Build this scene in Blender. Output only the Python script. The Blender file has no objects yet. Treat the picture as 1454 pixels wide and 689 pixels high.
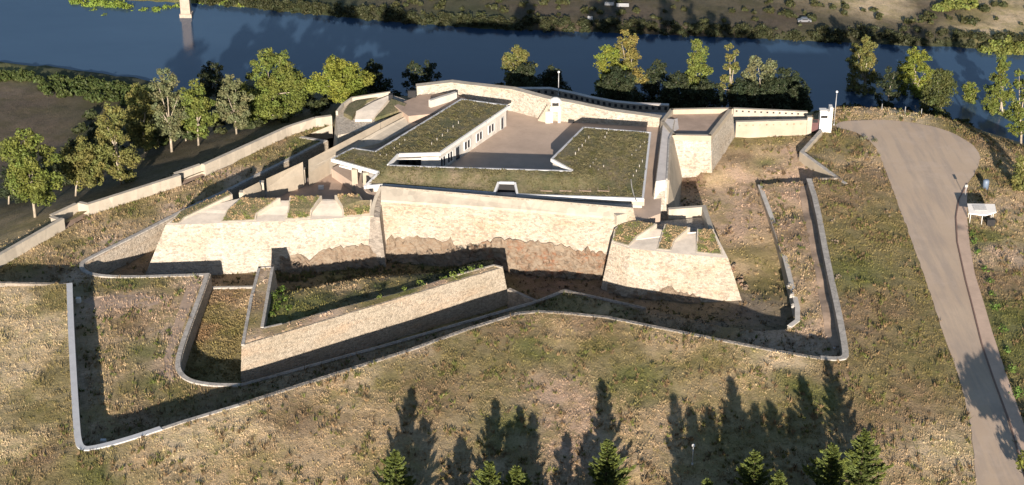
import bpy, math, random
import numpy as np
from mathutils import Vector
from mathutils.geometry import delaunay_2d_cdt, tessellate_polygon

random.seed(7); RNG = np.random.default_rng(11)
S = bpy.context.scene
COL = S.collection

# ------------------------------------------------------------------ camera
CAM_H = 150.0; PITCH = math.radians(27.0); F = 2400.0; CX, CY = 727.0, 344.5
cam_d = bpy.data.cameras.new('camera'); cam = bpy.data.objects.new('camera', cam_d); COL.objects.link(cam)
cam.location = (0, 0, CAM_H); cam.rotation_euler = (math.pi/2 - PITCH, 0, 0)
cam_d.sensor_width = 36.0; cam_d.lens = F/1454*36; cam_d.clip_start = 1.0; cam_d.clip_end = 9000
S.camera = cam

# ------------------------------------------------------------------ sky, sun, exposure
SUN_EL = math.radians(14.2); SUN_AZ = math.radians(1.5)     # light travels towards +Y, a hair towards +X
w = bpy.data.worlds.new('World'); S.world = w; w.use_nodes = True
wn = w.node_tree; bg = wn.nodes['Background']; sky = wn.nodes.new('ShaderNodeTexSky')
sky.sky_type = 'NISHITA'; sky.sun_disc = False; sky.sun_elevation = SUN_EL; sky.sun_rotation = math.pi + SUN_AZ
sky.altitude = 200; sky.dust_density = 0.6; sky.ozone_density = 1.5
wn.links.new(sky.outputs[0], bg.inputs[0]); bg.inputs[1].default_value = 0.06
sl = bpy.data.lights.new('sun', 'SUN'); sun = bpy.data.objects.new('sun', sl); COL.objects.link(sun)
sl.energy = 5.0; sl.angle = math.radians(0.5); sl.color = (1.0, 0.87, 0.735)
d = Vector((math.sin(SUN_AZ)*math.cos(SUN_EL), math.cos(SUN_AZ)*math.cos(SUN_EL), -math.sin(SUN_EL)))
sun.rotation_euler = d.to_track_quat('-Z', 'Y').to_euler()
S.view_settings.view_transform = 'Standard'; S.view_settings.look = 'None'
S.view_settings.exposure = 0.95; S.view_settings.gamma = 1.0; S.view_settings.use_curve_mapping = False
S.cycles.max_bounces = 4; S.cycles.diffuse_bounces = 2; S.cycles.glossy_bounces = 2; S.cycles.transparent_max_bounces = 4

# ------------------------------------------------------------------ measuring helpers
SP, CP_ = math.sin(PITCH), math.cos(PITCH)
def P(px, py, z=0.0):
    """world point at height z seen at photo position (px, py)"""
    u = (px-CX)/F; v = (CY-py)/F
    dx, dy, dz = u, CP_+v*SP, -SP+v*CP_
    t = (z-CAM_H)/dz
    return (t*dx, t*dy, z)
def PX(px, Y, z):
    depth = Y*CP_ + (CAM_H-z)*SP
    return ((px-CX)/F*depth, Y, z)
def zat(py, Y):
    v = (CY-py)/F
    return CAM_H + Y*(-SP+v*CP_)/(CP_+v*SP)
def xy(pts): return [(p[0], p[1]) for p in pts]
def area(p): return 0.5*sum(p[i][0]*p[(i+1) % len(p)][1]-p[(i+1) % len(p)][0]*p[i][1] for i in range(len(p)))
def inside(poly, X, Y):
    X = np.asarray(X, float); Y = np.asarray(Y, float); r = np.zeros(X.shape, bool); n = len(poly)
    for i in range(n):
        x1, y1 = poly[i][:2]; x2, y2 = poly[(i+1) % n][:2]
        if y1 == y2: continue
        c = ((y1 > Y) != (y2 > Y)) & (X < (x2-x1)*(Y-y1)/(y2-y1)+x1)
        r ^= c
    return r
def dist_line(line, X, Y, closed=False):
    X = np.asarray(X, float); Y = np.asarray(Y, float); r = np.full(X.shape, 1e9)
    n = len(line)
    for i in range(n if closed else n-1):
        x1, y1 = line[i][:2]; x2, y2 = line[(i+1) % n][:2]
        L = (x2-x1)**2+(y2-y1)**2+1e-9
        t = np.clip(((X-x1)*(x2-x1)+(Y-y1)*(y2-y1))/L, 0, 1)
        r = np.minimum(r, np.hypot(X-x1-t*(x2-x1), Y-y1-t*(y2-y1)))
    return r
_nz = []
for k in range(26):
    a = RNG.uniform(0, 2*math.pi); _nz.append((math.cos(a), math.sin(a), RNG.uniform(0, 6.28)))
def noise(X, Y, wl, octs=8, off=0):
    X = np.asarray(X, float); Y = np.asarray(Y, float); r = np.zeros(X.shape)
    for k in range(octs):
        c, s, ph = _nz[(k+off) % 26]; f = 2*math.pi/(wl*(0.6+0.13*k))
        r += np.sin((X*c+Y*s)*f+ph+1.3*np.sin((X*s-Y*c)*f*0.43+ph*2))
    return r/octs*1.8
def resample(pts, step, closed=True):
    out = []; n = len(pts)
    for i in range(n if closed else n-1):
        a, b = pts[i], pts[(i+1) % n]; L = math.hypot(b[0]-a[0], b[1]-a[1]); m = max(1, int(L/step))
        for k in range(m):
            t = k/m; out.append(tuple(a[j]+(b[j]-a[j])*t for j in range(len(a))))
    if not closed: out.append(tuple(pts[-1]))
    return out
def smooth(pts, it=2, closed=False):
    for _ in range(it):
        out = [] if closed else [pts[0]]
        n = len(pts)
        for i in range(n if closed else n-1):
            a, b = pts[i], pts[(i+1) % n]
            out.append(tuple(a[j]*.75+b[j]*.25 for j in range(len(a)))); out.append(tuple(a[j]*.25+b[j]*.75 for j in range(len(a))))
        if not closed: out.append(pts[-1])
        pts = out
    return pts
def offset(pts, dist, closed=True):
    """mitred offset to the RIGHT of travel (outward for CCW polygons)"""
    n = len(pts); out = []
    dl = dist if isinstance(dist, (list, tuple)) else [dist]*n
    for i in range(n):
        p = pts[i]
        def nrm(a, b):
            L = math.hypot(b[0]-a[0], b[1]-a[1]) or 1e-9
            return ((b[1]-a[1])/L, -(b[0]-a[0])/L)
        if closed or 0 < i < n-1:
            n1 = nrm(pts[i-1], p); n2 = nrm(p, pts[(i+1) % n]); d1, d2 = dl[i-1], dl[i]
            det = n1[0]*n2[1]-n1[1]*n2[0]
            if abs(det) < 0.08:
                m = ((n1[0]+n2[0])/2, (n1[1]+n2[1])/2); L = math.hypot(*m) or 1e-9
                o = (m[0]/L*(d1+d2)/2, m[1]/L*(d1+d2)/2)
            else:
                o = ((d1*n2[1]-d2*n1[1])/det, (n1[0]*d2-n2[0]*d1)/det)
                L = math.hypot(*o); mx = 2.6*max(abs(d1), abs(d2), .01)
                if L > mx: o = (o[0]/L*mx, o[1]/L*mx)
        else:
            nn = nrm(p, pts[1]) if i == 0 else nrm(pts[-2], p); o = (nn[0]*dl[min(i, n-2)], nn[1]*dl[min(i, n-2)])
        out.append((p[0]+o[0], p[1]+o[1]))
    return out

# ------------------------------------------------------------------ scene-graph helpers
def link(name, verts, faces, mat, parent=None, smooth_=False, cols=None):
    me = bpy.data.meshes.new(name); me.from_pydata([tuple(map(float, v)) for v in verts], [], [tuple(map(int, f)) for f in faces]); me.update()
    if mat: me.materials.append(mat)
    if smooth_: me.polygons.foreach_set('use_smooth', [True]*len(me.polygons))
    if cols is not None:
        ca = me.color_attributes.new('tint', 'FLOAT_COLOR', 'POINT'); ca.data.foreach_set('color', np.asarray(cols, np.float32).ravel())
    o = bpy.data.objects.new(name, me); COL.objects.link(o)
    if parent is not None:
        o.parent = parent; o.location = -Vector(parent.location) if parent.rotation_euler.z == 0 else o.location
    return o
def tag(o, label=None, cat=None, group=None, kind=None):
    if label: o['label'] = label
    if cat: o['category'] = cat
    if group: o['group'] = group
    if kind: o['kind'] = kind
    return o
def thing(name, label, cat, loc=(0, 0, 0), group=None):
    o = bpy.data.objects.new(name, None); COL.objects.link(o); o.location = loc; o.empty_display_size = .5
    return tag(o, label, cat, group)
class MB:
    def __init__(s): s.v = []; s.f = []
    def add(s, v, f):
        k = len(s.v); s.v += list(v); s.f += [tuple(i+k for i in q) for q in f]; return s
    def box(s, c, sz, rz=0.0):
        x, y, z = sz[0]/2, sz[1]/2, sz[2]/2; co, si = math.cos(rz), math.sin(rz)
        v = [(c[0]+a*co-b*si, c[1]+a*si+b*co, c[2]+e) for a, b, e in
             [(-x, -y, -z), (x, -y, -z), (x, y, -z), (-x, y, -z), (-x, -y, z), (x, -y, z), (x, y, z), (-x, y, z)]]
        return s.add(v, [(3, 2, 1, 0), (4, 5, 6, 7), (0, 1, 5, 4), (1, 2, 6, 5), (2, 3, 7, 6), (3, 0, 4, 7)])
    def tube(s, pts, rads, n=7):
        rings = []
        for i, p in enumerate(pts):
            p = Vector(p); a = Vector(pts[max(0, i-1)]); b = Vector(pts[min(len(pts)-1, i+1)]); t = (b-a).normalized()
            u = t.cross(Vector((0.31, 0.95, 0.05))).normalized(); v = t.cross(u)
            rings.append([tuple(p+(u*math.cos(2*math.pi*k/n)+v*math.sin(2*math.pi*k/n))*rads[i]) for k in range(n)])
        v = [q for r in rings for q in r]; f = []
        for i in range(len(pts)-1):
            for k in range(n):
                a = i*n+k; b = i*n+(k+1) % n; f.append((a, b, b+n, a+n))
        f.append(tuple(range(n))[::-1]); f.append(tuple(range((len(pts)-1)*n, len(pts)*n)))
        return s.add(v, f)
    def build(s, name, mat, parent=None, sm=False): return link(name, s.v, s.f, mat, parent, sm)
def prism(top, bot):
    n = len(top); v = list(top)+list(bot)
    tris = tessellate_polygon([[Vector(p) for p in top]])
    f = []
    for t in tris:
        a, b, c = [top[i] for i in t]
        ar = (b[0]-a[0])*(c[1]-a[1])-(b[1]-a[1])*(c[0]-a[0])
        t = tuple(t) if ar > 0 else tuple(reversed(t))
        f.append(t); f.append(tuple(n+i for i in reversed(t)))
    for i in range(n):
        j = (i+1) % n; f.append((i, n+i, n+j, j))
    return v, f
def solid(name, top, zb, mat, parent=None, batter=0.0, shift=None):
    """closed masonry body: top outline with its own heights, foot at zb pushed outwards by batter"""
    top = [tuple(p) for p in top]
    if area(top) < 0: top = top[::-1]; batter = batter[::-1][1:]+[batter[::-1][0]] if isinstance(batter, list) else batter
    b = offset(xy(top), batter) if batter else xy(top)
    for (sx, sy), (dx, dy) in (shift or []):
        k = min(range(len(top)), key=lambda i: (top[i][0]-sx)**2+(top[i][1]-sy)**2); b[k] = (b[k][0]+dx, b[k][1]+dy)
    v, f = prism(top, [(q[0], q[1], zb[i] if isinstance(zb, list) else zb) for i, q in enumerate(b)])
    return link(name, v, f, mat, parent)
def strip(pts, th, zb, side=1, cap=0.0, closed=False):
    """wall along a line of (x,y,ztop); thickness th to the right (side 1) or left (-1); returns verts, faces"""
    a = offset(xy(pts), cap*-side if cap else 0.0, closed) if cap else xy(pts)
    b = offset(xy(pts), side*(th+cap), closed); n = len(pts)
    zt = [p[2] for p in pts]; zl = zb if isinstance(zb, list) else [zb]*n
    v = []
    for i in range(n): v += [(a[i][0], a[i][1], zt[i]), (b[i][0], b[i][1], zt[i]), (b[i][0], b[i][1], zl[i]), (a[i][0], a[i][1], zl[i])]
    f = []
    for i in range(n if closed else n-1):
        p, q = 4*i, 4*((i+1) % n)
        for k in range(4):
            k2 = (k+1) % 4; fc = (p+k, q+k, q+k2, p+k2); f.append(fc if side < 0 else fc[::-1])
    if not closed:
        f.append((0, 1, 2, 3) if side > 0 else (3, 2, 1, 0)); e = 4*(n-1); f.append((e+3, e+2, e+1, e) if side > 0 else (e, e+1, e+2, e+3))
    return v, f
def wall(name, pts, th, zb, mat, side=1, parent=None, cap=0.0):
    v, f = strip(pts, th, zb, side, cap); return link(name, v, f, mat, parent)
def coping(pts, parent, wd=0.7, h=0.22, side=1, mat=None, name='coping'):
    p = [(q[0], q[1], q[2]+h) for q in pts]
    v, f = strip(p, wd, [q[2]-0.02 for q in pts], side, 0.06)
    return link(name, v, f, mat or M['coping'], parent)

# ------------------------------------------------------------------ materials
M = {}
class NT:
    def __init__(s, name):
        s.m = bpy.data.materials.new(name); s.m.use_nodes = True; s.t = s.m.node_tree; s.b = s.t.nodes['Principled BSDF']
        s.b.inputs['Roughness'].default_value = .9
        s.g = s.t.nodes.new('ShaderNodeNewGeometry')
    def n(s, kind, **kw):
        x = s.t.nodes.new(kind)
        for k, v in kw.items():
            if k in x.inputs: x.inputs[k].default_value = v
            else: setattr(x, k, v)
        return x
    def l(s, a, b): s.t.links.new(a, b)
    def pos(s, scale=(1, 1, 1)):
        m = s.n('ShaderNodeMapping'); m.inputs['Scale'].default_value = scale; s.l(s.g.outputs['Position'], m.inputs['Vector']); return m.outputs[0]
    def noise(s, sc, det=4, rough=.6, scale=(1, 1, 1)):
        x = s.n('ShaderNodeTexNoise', Scale=sc, Detail=det, Roughness=rough); s.l(s.pos(scale), x.inputs['Vector']); return x.outputs['Fac']
    def ramp(s, fac, stops):
        r = s.n('ShaderNodeValToRGB'); e = r.color_ramp.elements
        while len(e) < len(stops): e.new(.5)
        for i, (p, c) in enumerate(stops): e[i].position = p; e[i].color = (*c, 1) if len(c) == 3 else c
        s.l(fac, r.inputs[0]); return r.outputs[0]
    def mix(s, fac, a, b, mode='MIX'):
        x = s.n('ShaderNodeMix', data_type='RGBA', blend_type=mode)
        for sock, val in ((x.inputs[0], fac), (x.inputs[6], a), (x.inputs[7], b)):
            if hasattr(val, 'links') or isinstance(val, bpy.types.NodeSocket): s.l(val, sock)
            else: sock.default_value = val if isinstance(val, (int, float)) else (*val, 1)
        return x.outputs[2]
    def color(s, c): s.l(c, s.b.inputs['Base Color']); return s
    def bump(s, h, strength=.5, dist=.1):
        x = s.n('ShaderNodeBump', Strength=strength, Distance=dist); s.l(h, x.inputs['Height']); s.l(x.outputs[0], s.b.inputs['Normal']); return s
def g3(v): return (v, v, v)

def masonry(name, base, stain=(.50, .27, .12), pale=(.66, .58, .46), joint=.75, stone=.85, stain_amt=.5):
    t = NT(name)
    # rubble stones: flattened voronoi cells with darker joints
    vo = t.n('ShaderNodeTexVoronoi', Scale=1/stone, feature='DISTANCE_TO_EDGE'); t.l(t.pos((1, 1, 1.6)), vo.inputs['Vector'])
    vc = t.n('ShaderNodeTexVoronoi', Scale=1/stone); t.l(t.pos((1, 1, 1.6)), vc.inputs['Vector'])
    jt = t.ramp(vo.outputs['Distance'], [(0, g3(joint)), (.09, g3(1))])
    sep = t.n('ShaderNodeSeparateColor'); t.l(vc.outputs['Color'], sep.inputs[0])
    sv = t.ramp(sep.outputs[0], [(0, g3(.66)), (.35, g3(.95)), (1, g3(1.12))])
    c = t.mix(t.ramp(t.noise(.16, 5, .65), [(.35, g3(0)), (.62, g3(1))]), base, pale)
    c = t.mix(t.ramp(t.noise(.07, 6, .75, (1, 1, 4.5)), [(.50, g3(0)), (.66, g3(stain_amt))]), c, stain)
    c = t.mix(t.ramp(t.noise(.50, 6, .75, (1, 1, .30)), [(.54, g3(0)), (.76, g3(.6))]), c, tuple(x*.55 for x in base))
    c = t.mix(t.ramp(t.noise(2.0, 5, .8, (1, 1, 1.8)), [(.54, g3(0)), (.70, g3(.75))]), c, tuple(x*.42 for x in base))
    c = t.mix(t.ramp(t.noise(.33, 6, .75), [(.56, g3(0)), (.74, g3(.6))]), c, tuple(min(1, x*1.25) for x in pale))
    c = t.mix(1.0, c, jt, 'MULTIPLY'); c = t.mix(1.0, c, sv, 'MULTIPLY')
    t.color(c)
    h = t.n('ShaderNodeMath', operation='ADD'); t.l(vo.outputs['Distance'], h.inputs[0]); t.l(t.noise(1.7, 5), h.inputs[1])
    t.bump(h.outputs[0], .75, .22)
    return t.m
M['stone'] = masonry('sandstone_masonry', (.43, .375, .305), pale=(.50, .455, .39), stain=(.41, .31, .21), joint=.74, stone=.5, stain_amt=.4)
M['stone_warm'] = masonry('ochre_masonry', (.41, .345, .265), pale=(.47, .415, .345), stain=(.39, .265, .16), stain_amt=.6, stone=.5)
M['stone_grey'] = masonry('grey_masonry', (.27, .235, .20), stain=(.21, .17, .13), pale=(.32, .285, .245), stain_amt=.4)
M['ravelin_stone'] = masonry('rubble_masonry', (.37, .315, .24), joint=.66, stone=.42, stain_amt=.25, pale=(.42, .365, .29))
M['brickish'] = masonry('reddish_masonry', (.40, .23, .15), stain=(.30, .13, .07), pale=(.45, .35, .26))

def plain(name, c, var=.12, sc=.6, rough=.85, bump=.15, metal=0.0):
    t = NT(name); a = tuple(x*(1-var*1.6) for x in c); b = tuple(min(1, x*(1+var)) for x in c)
    col = t.ramp(t.noise(sc, 6, .65), [(.3, a), (.7, b)])
    col = t.mix(t.ramp(t.noise(sc*7, 3, .7), [(.55, g3(0)), (.8, g3(.35))]), col, tuple(x*.6 for x in c))
    if 'coping' in name or 'edge' in name or 'render' in name:
        vc = t.n('ShaderNodeTexVoronoi', Scale=.75); t.l(t.pos((1, 1, .2)), vc.inputs['Vector']); sp = t.n('ShaderNodeSeparateColor'); t.l(vc.outputs['Color'], sp.inputs[0])
        ed = t.n('ShaderNodeTexVoronoi', Scale=.75, feature='DISTANCE_TO_EDGE'); t.l(t.pos((1, 1, .2)), ed.inputs['Vector'])
        if 'edge' not in name: col = t.mix(1.0, col, t.ramp(sp.outputs[0], [(0, g3(.84)), (1, g3(1.06))]), 'MULTIPLY')
        if 'coping' in name: col = t.mix(1.0, col, t.ramp(ed.outputs['Distance'], [(0, g3(.6)), (.05, g3(1))]), 'MULTIPLY')
    t.color(col); t.b.inputs['Roughness'].default_value = rough; t.b.inputs['Metallic'].default_value = metal
    t.bump(t.noise(3, 5), bump, .05); return t.m
M['coping'] = plain('pale_coping_stone', (.46, .43, .39), .12, 1.2)
M['plaster'] = plain('cream_render', (.47, .42, .345), .08, .5)
M['cream'] = plain('cream_wall', (.40, .345, .27), .12, .35)
M['paving'] = plain('grey_paving', (.60, .565, .54), .1, .5)
M['embrasure'] = plain('pale_lime_floor', (.72, .64, .54), .12, .5)
M['court'] = plain('ochre_court_paving', (.48, .375, .30), .12, .15)
M['terrace'] = plain('brown_terrace_paving', (.40, .30, .235), .15, .3)
M['white'] = plain('white_painted_edge', (.70, .69, .67), .05, .8, .7)
M['zinc'] = plain('grey_roof_edge', (.55, .56, .58), .06, .8, .6)
M['white_wall'] = plain('white_render', (.58, .55, .50), .08, .6)
M['dark'] = plain('dark_opening', (.02, .02, .022), .1, 2)
M['glass'] = plain('dark_window_glass', (.035, .04, .05), .1, 2, .15, 0)
M['metal'] = plain('grey_galvanised_metal', (.45, .46, .47), .08, 2, .45, .05, .3)
M['bluetank'] = plain('blue_plastic', (.14, .19, .27), .1, 2, .5)
M['lamp_white'] = plain('white_lamp_glass', (.85, .85, .85), .03, 2, .4)
M['pier'] = plain('bridge_stone', (.40, .33, .27), .15, .8)
M['bark'] = plain('pale_eucalyptus_bark', (.42, .36, .28), .25, .9)
M['barkdark'] = plain('brown_conifer_bark', (.10, .07, .05), .2, 2)
M['asphalt'] = plain('dusty_asphalt', (.225, .178, .150), .10, .10, .9, .2)
M['skin'] = plain('skin', (.45, .28, .2), .05); M['cloth_dark'] = plain('dark_cloth', (.03, .03, .04), .1); M['cloth_white'] = plain('white_cloth', (.75, .75, .75), .05); M['canvas'] = plain('greyish_canvas', (.34, .35, .36), .1, 1)
M['carpaint'] = plain('silver_car_paint', (.17, .18, .20), .03, 1, .3, 0); M['tyre'] = plain('tyre_rubber', (.02, .02, .02), .1)

def ground(name, sat=1.0, scale=1.0, grain=.9):
    """soil/grass ground tinted by the point colour 'tint' of the sheet, broken up by noise"""
    t = NT(name); a = t.n('ShaderNodeAttribute', attribute_name='tint')
    c = a.outputs['Color']
    dk = t.mix(1.0, c, (.52, .52, .45), 'MULTIPLY'); lt = t.mix(1.0, c, (1.28, 1.24, 1.15), 'MULTIPLY')
    grn = t.mix(1.0, c, (.62, .68, .42), 'MULTIPLY')
    c = t.mix(t.ramp(t.noise(.11*scale, 6, .7), [(.46, g3(0)), (.60, g3(.85))]), c, grn)
    c = t.mix(t.ramp(t.noise(.45*scale, 5, .75, (1, .7, 1)), [(.50, g3(0)), (.66, g3(grain))]), c, dk)
    c = t.mix(t.ramp(t.noise(.30*scale, 6, .75), [(.52, g3(0)), (.68, g3(.8))]), c, lt)
    c = t.mix(t.ramp(t.noise(1.9*scale, 4, .8), [(.50, g3(0)), (.66, g3(.8))]), c, dk)
    t.color(c); h = t.n('ShaderNodeMath', operation='ADD'); t.l(t.noise(.7, 6, .75), h.inputs[0]); t.l(t.noise(3.1, 3, .8), h.inputs[1])
    t.bump(h.outputs[0], .8, .35); return t.m
M['ground'] = ground('dry_grass_ground')
M['soilfloor'] = ground('ditch_soil_ground', grain=.6)
def leafmat(name, dark=(.5, .5, .5), rough=.6, trans=.25):
    t = NT(name); a = t.n('ShaderNodeAttribute', attribute_name='tint'); t.color(a.outputs['Color'])
    t.b.inputs['Roughness'].default_value = rough
    t.b.inputs['Specular IOR Level'].default_value = .2
    return t.m
M['leaf'] = leafmat('eucalyptus_leaves'); M['blade'] = leafmat('grass_blades', rough=.9)
M['hair'] = plain('dark_hair', (.03, .02, .015), .1)
def roofgrass():
    t = NT('planted_roof'); c = t.ramp(t.noise(.22, 6, .75), [(.32, (.075, .09, .035)), (.5, (.15, .135, .07)), (.68, (.23, .18, .12))])
    # faint planting rows running away from the court
    wv = t.n('ShaderNodeTexWave', Scale=.55, Distortion=2.5, Detail=3); wv.bands_direction = 'X'; t.l(t.pos((1, .25, 1)), wv.inputs['Vector'])
    c = t.mix(t.ramp(wv.outputs['Fac'], [(.5, g3(0)), (1, g3(.12))]), c, (.26, .23, .13))
    c = t.mix(t.ramp(t.noise(1.6, 4, .8), [(.5, g3(0)), (.66, g3(.75))]), c, (.05, .055, .02))
    t.color(c); t.bump(t.noise(2.2, 5, .8), .8, .3); return t.m
M['roofgrass'] = roofgrass()
def watermat():
    t = NT('river_water'); c = t.ramp(t.noise(.012, 4, .6, (1, 2.2, 1)), [(.3, (.028, .060, .115)), (.7, (.042, .082, .145))])
    t.color(c); t.b.inputs['Roughness'].default_value = .12; t.b.inputs['IOR'].default_value = 1.33
    t.bump(t.noise(.9, 4, .6, (1, 2.5, 1)), .12, .12); return t.m
M['water'] = watermat()
def roadmat():
    t = NT('worn_road'); c = t.ramp(t.noise(.07, 6, .6), [(.3, (.49, .375, .275)), (.7, (.56, .44, .325))])
    c = t.mix(t.ramp(t.noise(.5, 5, .65, (1, .10, 1)), [(.46, g3(0)), (.62, g3(.75))]), c, (.40, .325, .265))
    c = t.mix(t.ramp(t.noise(.11, 7, .75), [(.50, g3(0)), (.68, g3(.7))]), c, (.56, .45, .36))
    c = t.mix(t.ramp(t.noise(4, 3, .8), [(.55, g3(0)), (.75, g3(.5))]), c, (.36, .28, .24))
    t.color(c); t.bump(t.noise(6, 3), .3, .03); return t.m
M['road'] = roadmat()

# ------------------------------------------------------------------ main lines of the place
ZC = -3.5      # covered way;   glacis crest 0,   ditch about -8
WATER = -30.0
crest_front = smooth([P(95, 404), P(97, 470), P(104, 600), P(107, 632), P(114, 640), P(128, 641), P(180, 628), P(260, 601)], 2) + \
    [P(340, 577), P(470, 535), P(580, 500), P(668, 468), P(735, 447), P(765, 444), P(800, 446), P(860, 452), P(970, 474), P(1100, 500)] + \
    smooth([P(1165, 511), P(1190, 513), P(1205, 510), P(1204, 495), P(1196, 450), P(1180, 380), P(1163, 290), P(1152, 255)], 1)
counterscarp = [P(425, 197, ZC), P(457, 202, ZC), P(325, 269, ZC), P(262, 298, ZC), P(200, 330, ZC)] + \
    smooth([P(150, 355, ZC), P(124, 368, ZC), P(112, 376, ZC), P(114, 386, ZC), P(130, 393, ZC), P(160, 396, ZC), P(200, 396, ZC)], 2) + \
    [P(291, 393, ZC)] + smooth([P(280, 425, ZC), P(262, 472, ZC), P(249, 512, ZC), P(250, 530, ZC), P(266, 544, ZC), P(300, 550, ZC), P(340, 550, ZC)], 2) + \
    [P(540, 495, ZC), P(765, 430, ZC), P(803, 415, ZC), P(915, 440, ZC)]
inner_cop = [P(1118, 466, ZC), P(1129, 458, ZC), P(1129, 440, ZC), P(1112, 372, ZC), P(1092, 310, ZC), P(1076, 266, ZC)]
ramp_line = [P(955, 452, -5.2), P(1010, 462, -5.6), P(1065, 470, -5.0)]
wline = [P(470, 179, ZC), P(449, 182, ZC), P(410, 195, ZC), P(300, 247, ZC), P(292, 250, ZC), P(258, 264, ZC), P(127, 306, ZC), P(93, 326, ZC), P(0, 380, ZC), P(-160, 470, ZC)]
left_glacis_edge = [P(-160, 400), P(0, 402)]
rear = [P(1190, 253, -1), P(1204, 262, -0.8), P(1141, 222, -1), P(1168, 186, -1), P(1152, 190, -2), P(1047, 196, -2), P(1047, 172, -2), P(960, 165, 0), P(870, 170, 0), P(788, 155, 0), P(640, 135, 0), P(560, 150, 0), P(485, 180, 0)]
hole = xy(left_glacis_edge)+xy(crest_front)+[p[:2] for p in rear]+[(p[0]-.15, p[1]+.45) for p in wline]
# plateau edge: beyond it the land falls to the river
plateau = xy(wline[::-1])[:-1]+[P(475, 165, 0)[:2], P(520, 128, 0)[:2], P(640, 117, 0)[:2], P(780, 120, 0)[:2], P(870, 138, 0)[:2], P(945, 145, 0)[:2], P(1041, 148, 0)[:2],
    P(1150, 156, 0)[:2], P(1190, 151, -1)[:2], P(1262, 153, -1.5)[:2], P(1332, 166, -1.5)[:2], P(1385, 192, -1.5)[:2], P(1425, 225, -1.5)[:2], P(1470, 275, -1.5)[:2], P(1540, 350, -1.5)[:2], P(1700, 470, -1.5)[:2],
    (900, 100), (900, -800), (-900, -800), (-900, 100)]
sh_pts = [P(-400, 85, WATER), P(-100, 92, WATER), P(0, 93, WATER), P(60, 97, WATER), P(150, 108, WATER), P(215, 117, WATER), P(240, 130, WATER), P(262, 152, WATER), P(300, 178, WATER), P(420, 176, WATER), P(520, 178, WATER)]
far_pts = [P(-300, -14, WATER), P(0, -8, WATER), P(100, -2, WATER), P(300, 7, WATER), P(480, 25, WATER), P(600, 36, WATER), P(700, 43, WATER), P(820, 46, WATER), P(950, 51, WATER), P(1080, 56, WATER), P(1200, 62, WATER), P(1290, 66, WATER), P(1454, 73, WATER), P(1700, 80, WATER)]
ROADP = []
def H(X, Y):
    X = np.asarray(X, float); Y = np.asarray(Y, float)
    dk = dist_line(crest_front, X, Y); de = np.where(inside(plateau, X, Y), 0, dist_line(plateau, X, Y, True))
    behindW = (X < 0) & (Y > 277) & ~inside(plateau, X, Y)
    base = -0.065*np.minimum(dk, 55); base = np.where(X > 20, np.maximum(base, -1.0-.012*dk), base)
    base = np.where(behindW, -2.4, base)
    s = np.clip((X+62)/28, 0, 1); slope = .30+.15*s
    z = base-slope*de
    ysh = np.interp(X, [p[0] for p in sh_pts], [p[1] for p in sh_pts], left=sh_pts[0][1], right=300)
    bank = np.where(Y < ysh, -28.2-.02*np.maximum(0, 40-(ysh-Y)), -29-(Y-ysh)*.8)
    z = np.maximum(z, np.maximum(bank, -34))
    yf = np.interp(X, [p[0] for p in far_pts], [p[1] for p in far_pts])
    fb = -30.3+(Y-yf)*.35
    fb = np.minimum(fb, -28.6+.004*np.maximum(0, Y-yf))
    z = np.where(Y > yf-4, np.maximum(z, fb), z)
    amp = np.where(Y > 400, .25, .16)
    for rp_ in ROADP:
        m_ = (X > 40) & (X < 150) & (Y > 120) & (Y < 400)
        if m_.any():
            f_ = np.ones(X.shape); xm, ym = X[m_], Y[m_]; f_[m_] = np.where(inside(rp_, xm, ym), 0, np.clip(dist_line(rp_, xm, ym, True)/2.5, 0, 1)); amp = amp*f_
    return z+amp*noise(X, Y, 7)+amp*.6*noise(X, Y, 2.6, off=9)
def PT(px, py, z0=-1.0):
    """point of the outer terrain seen at (px, py)"""
    z = z0
    for _ in range(40):
        p = P(px, py, z); z = z*.5+float(H(p[0], p[1]))*.5
    return P(px, py, z)

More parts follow.
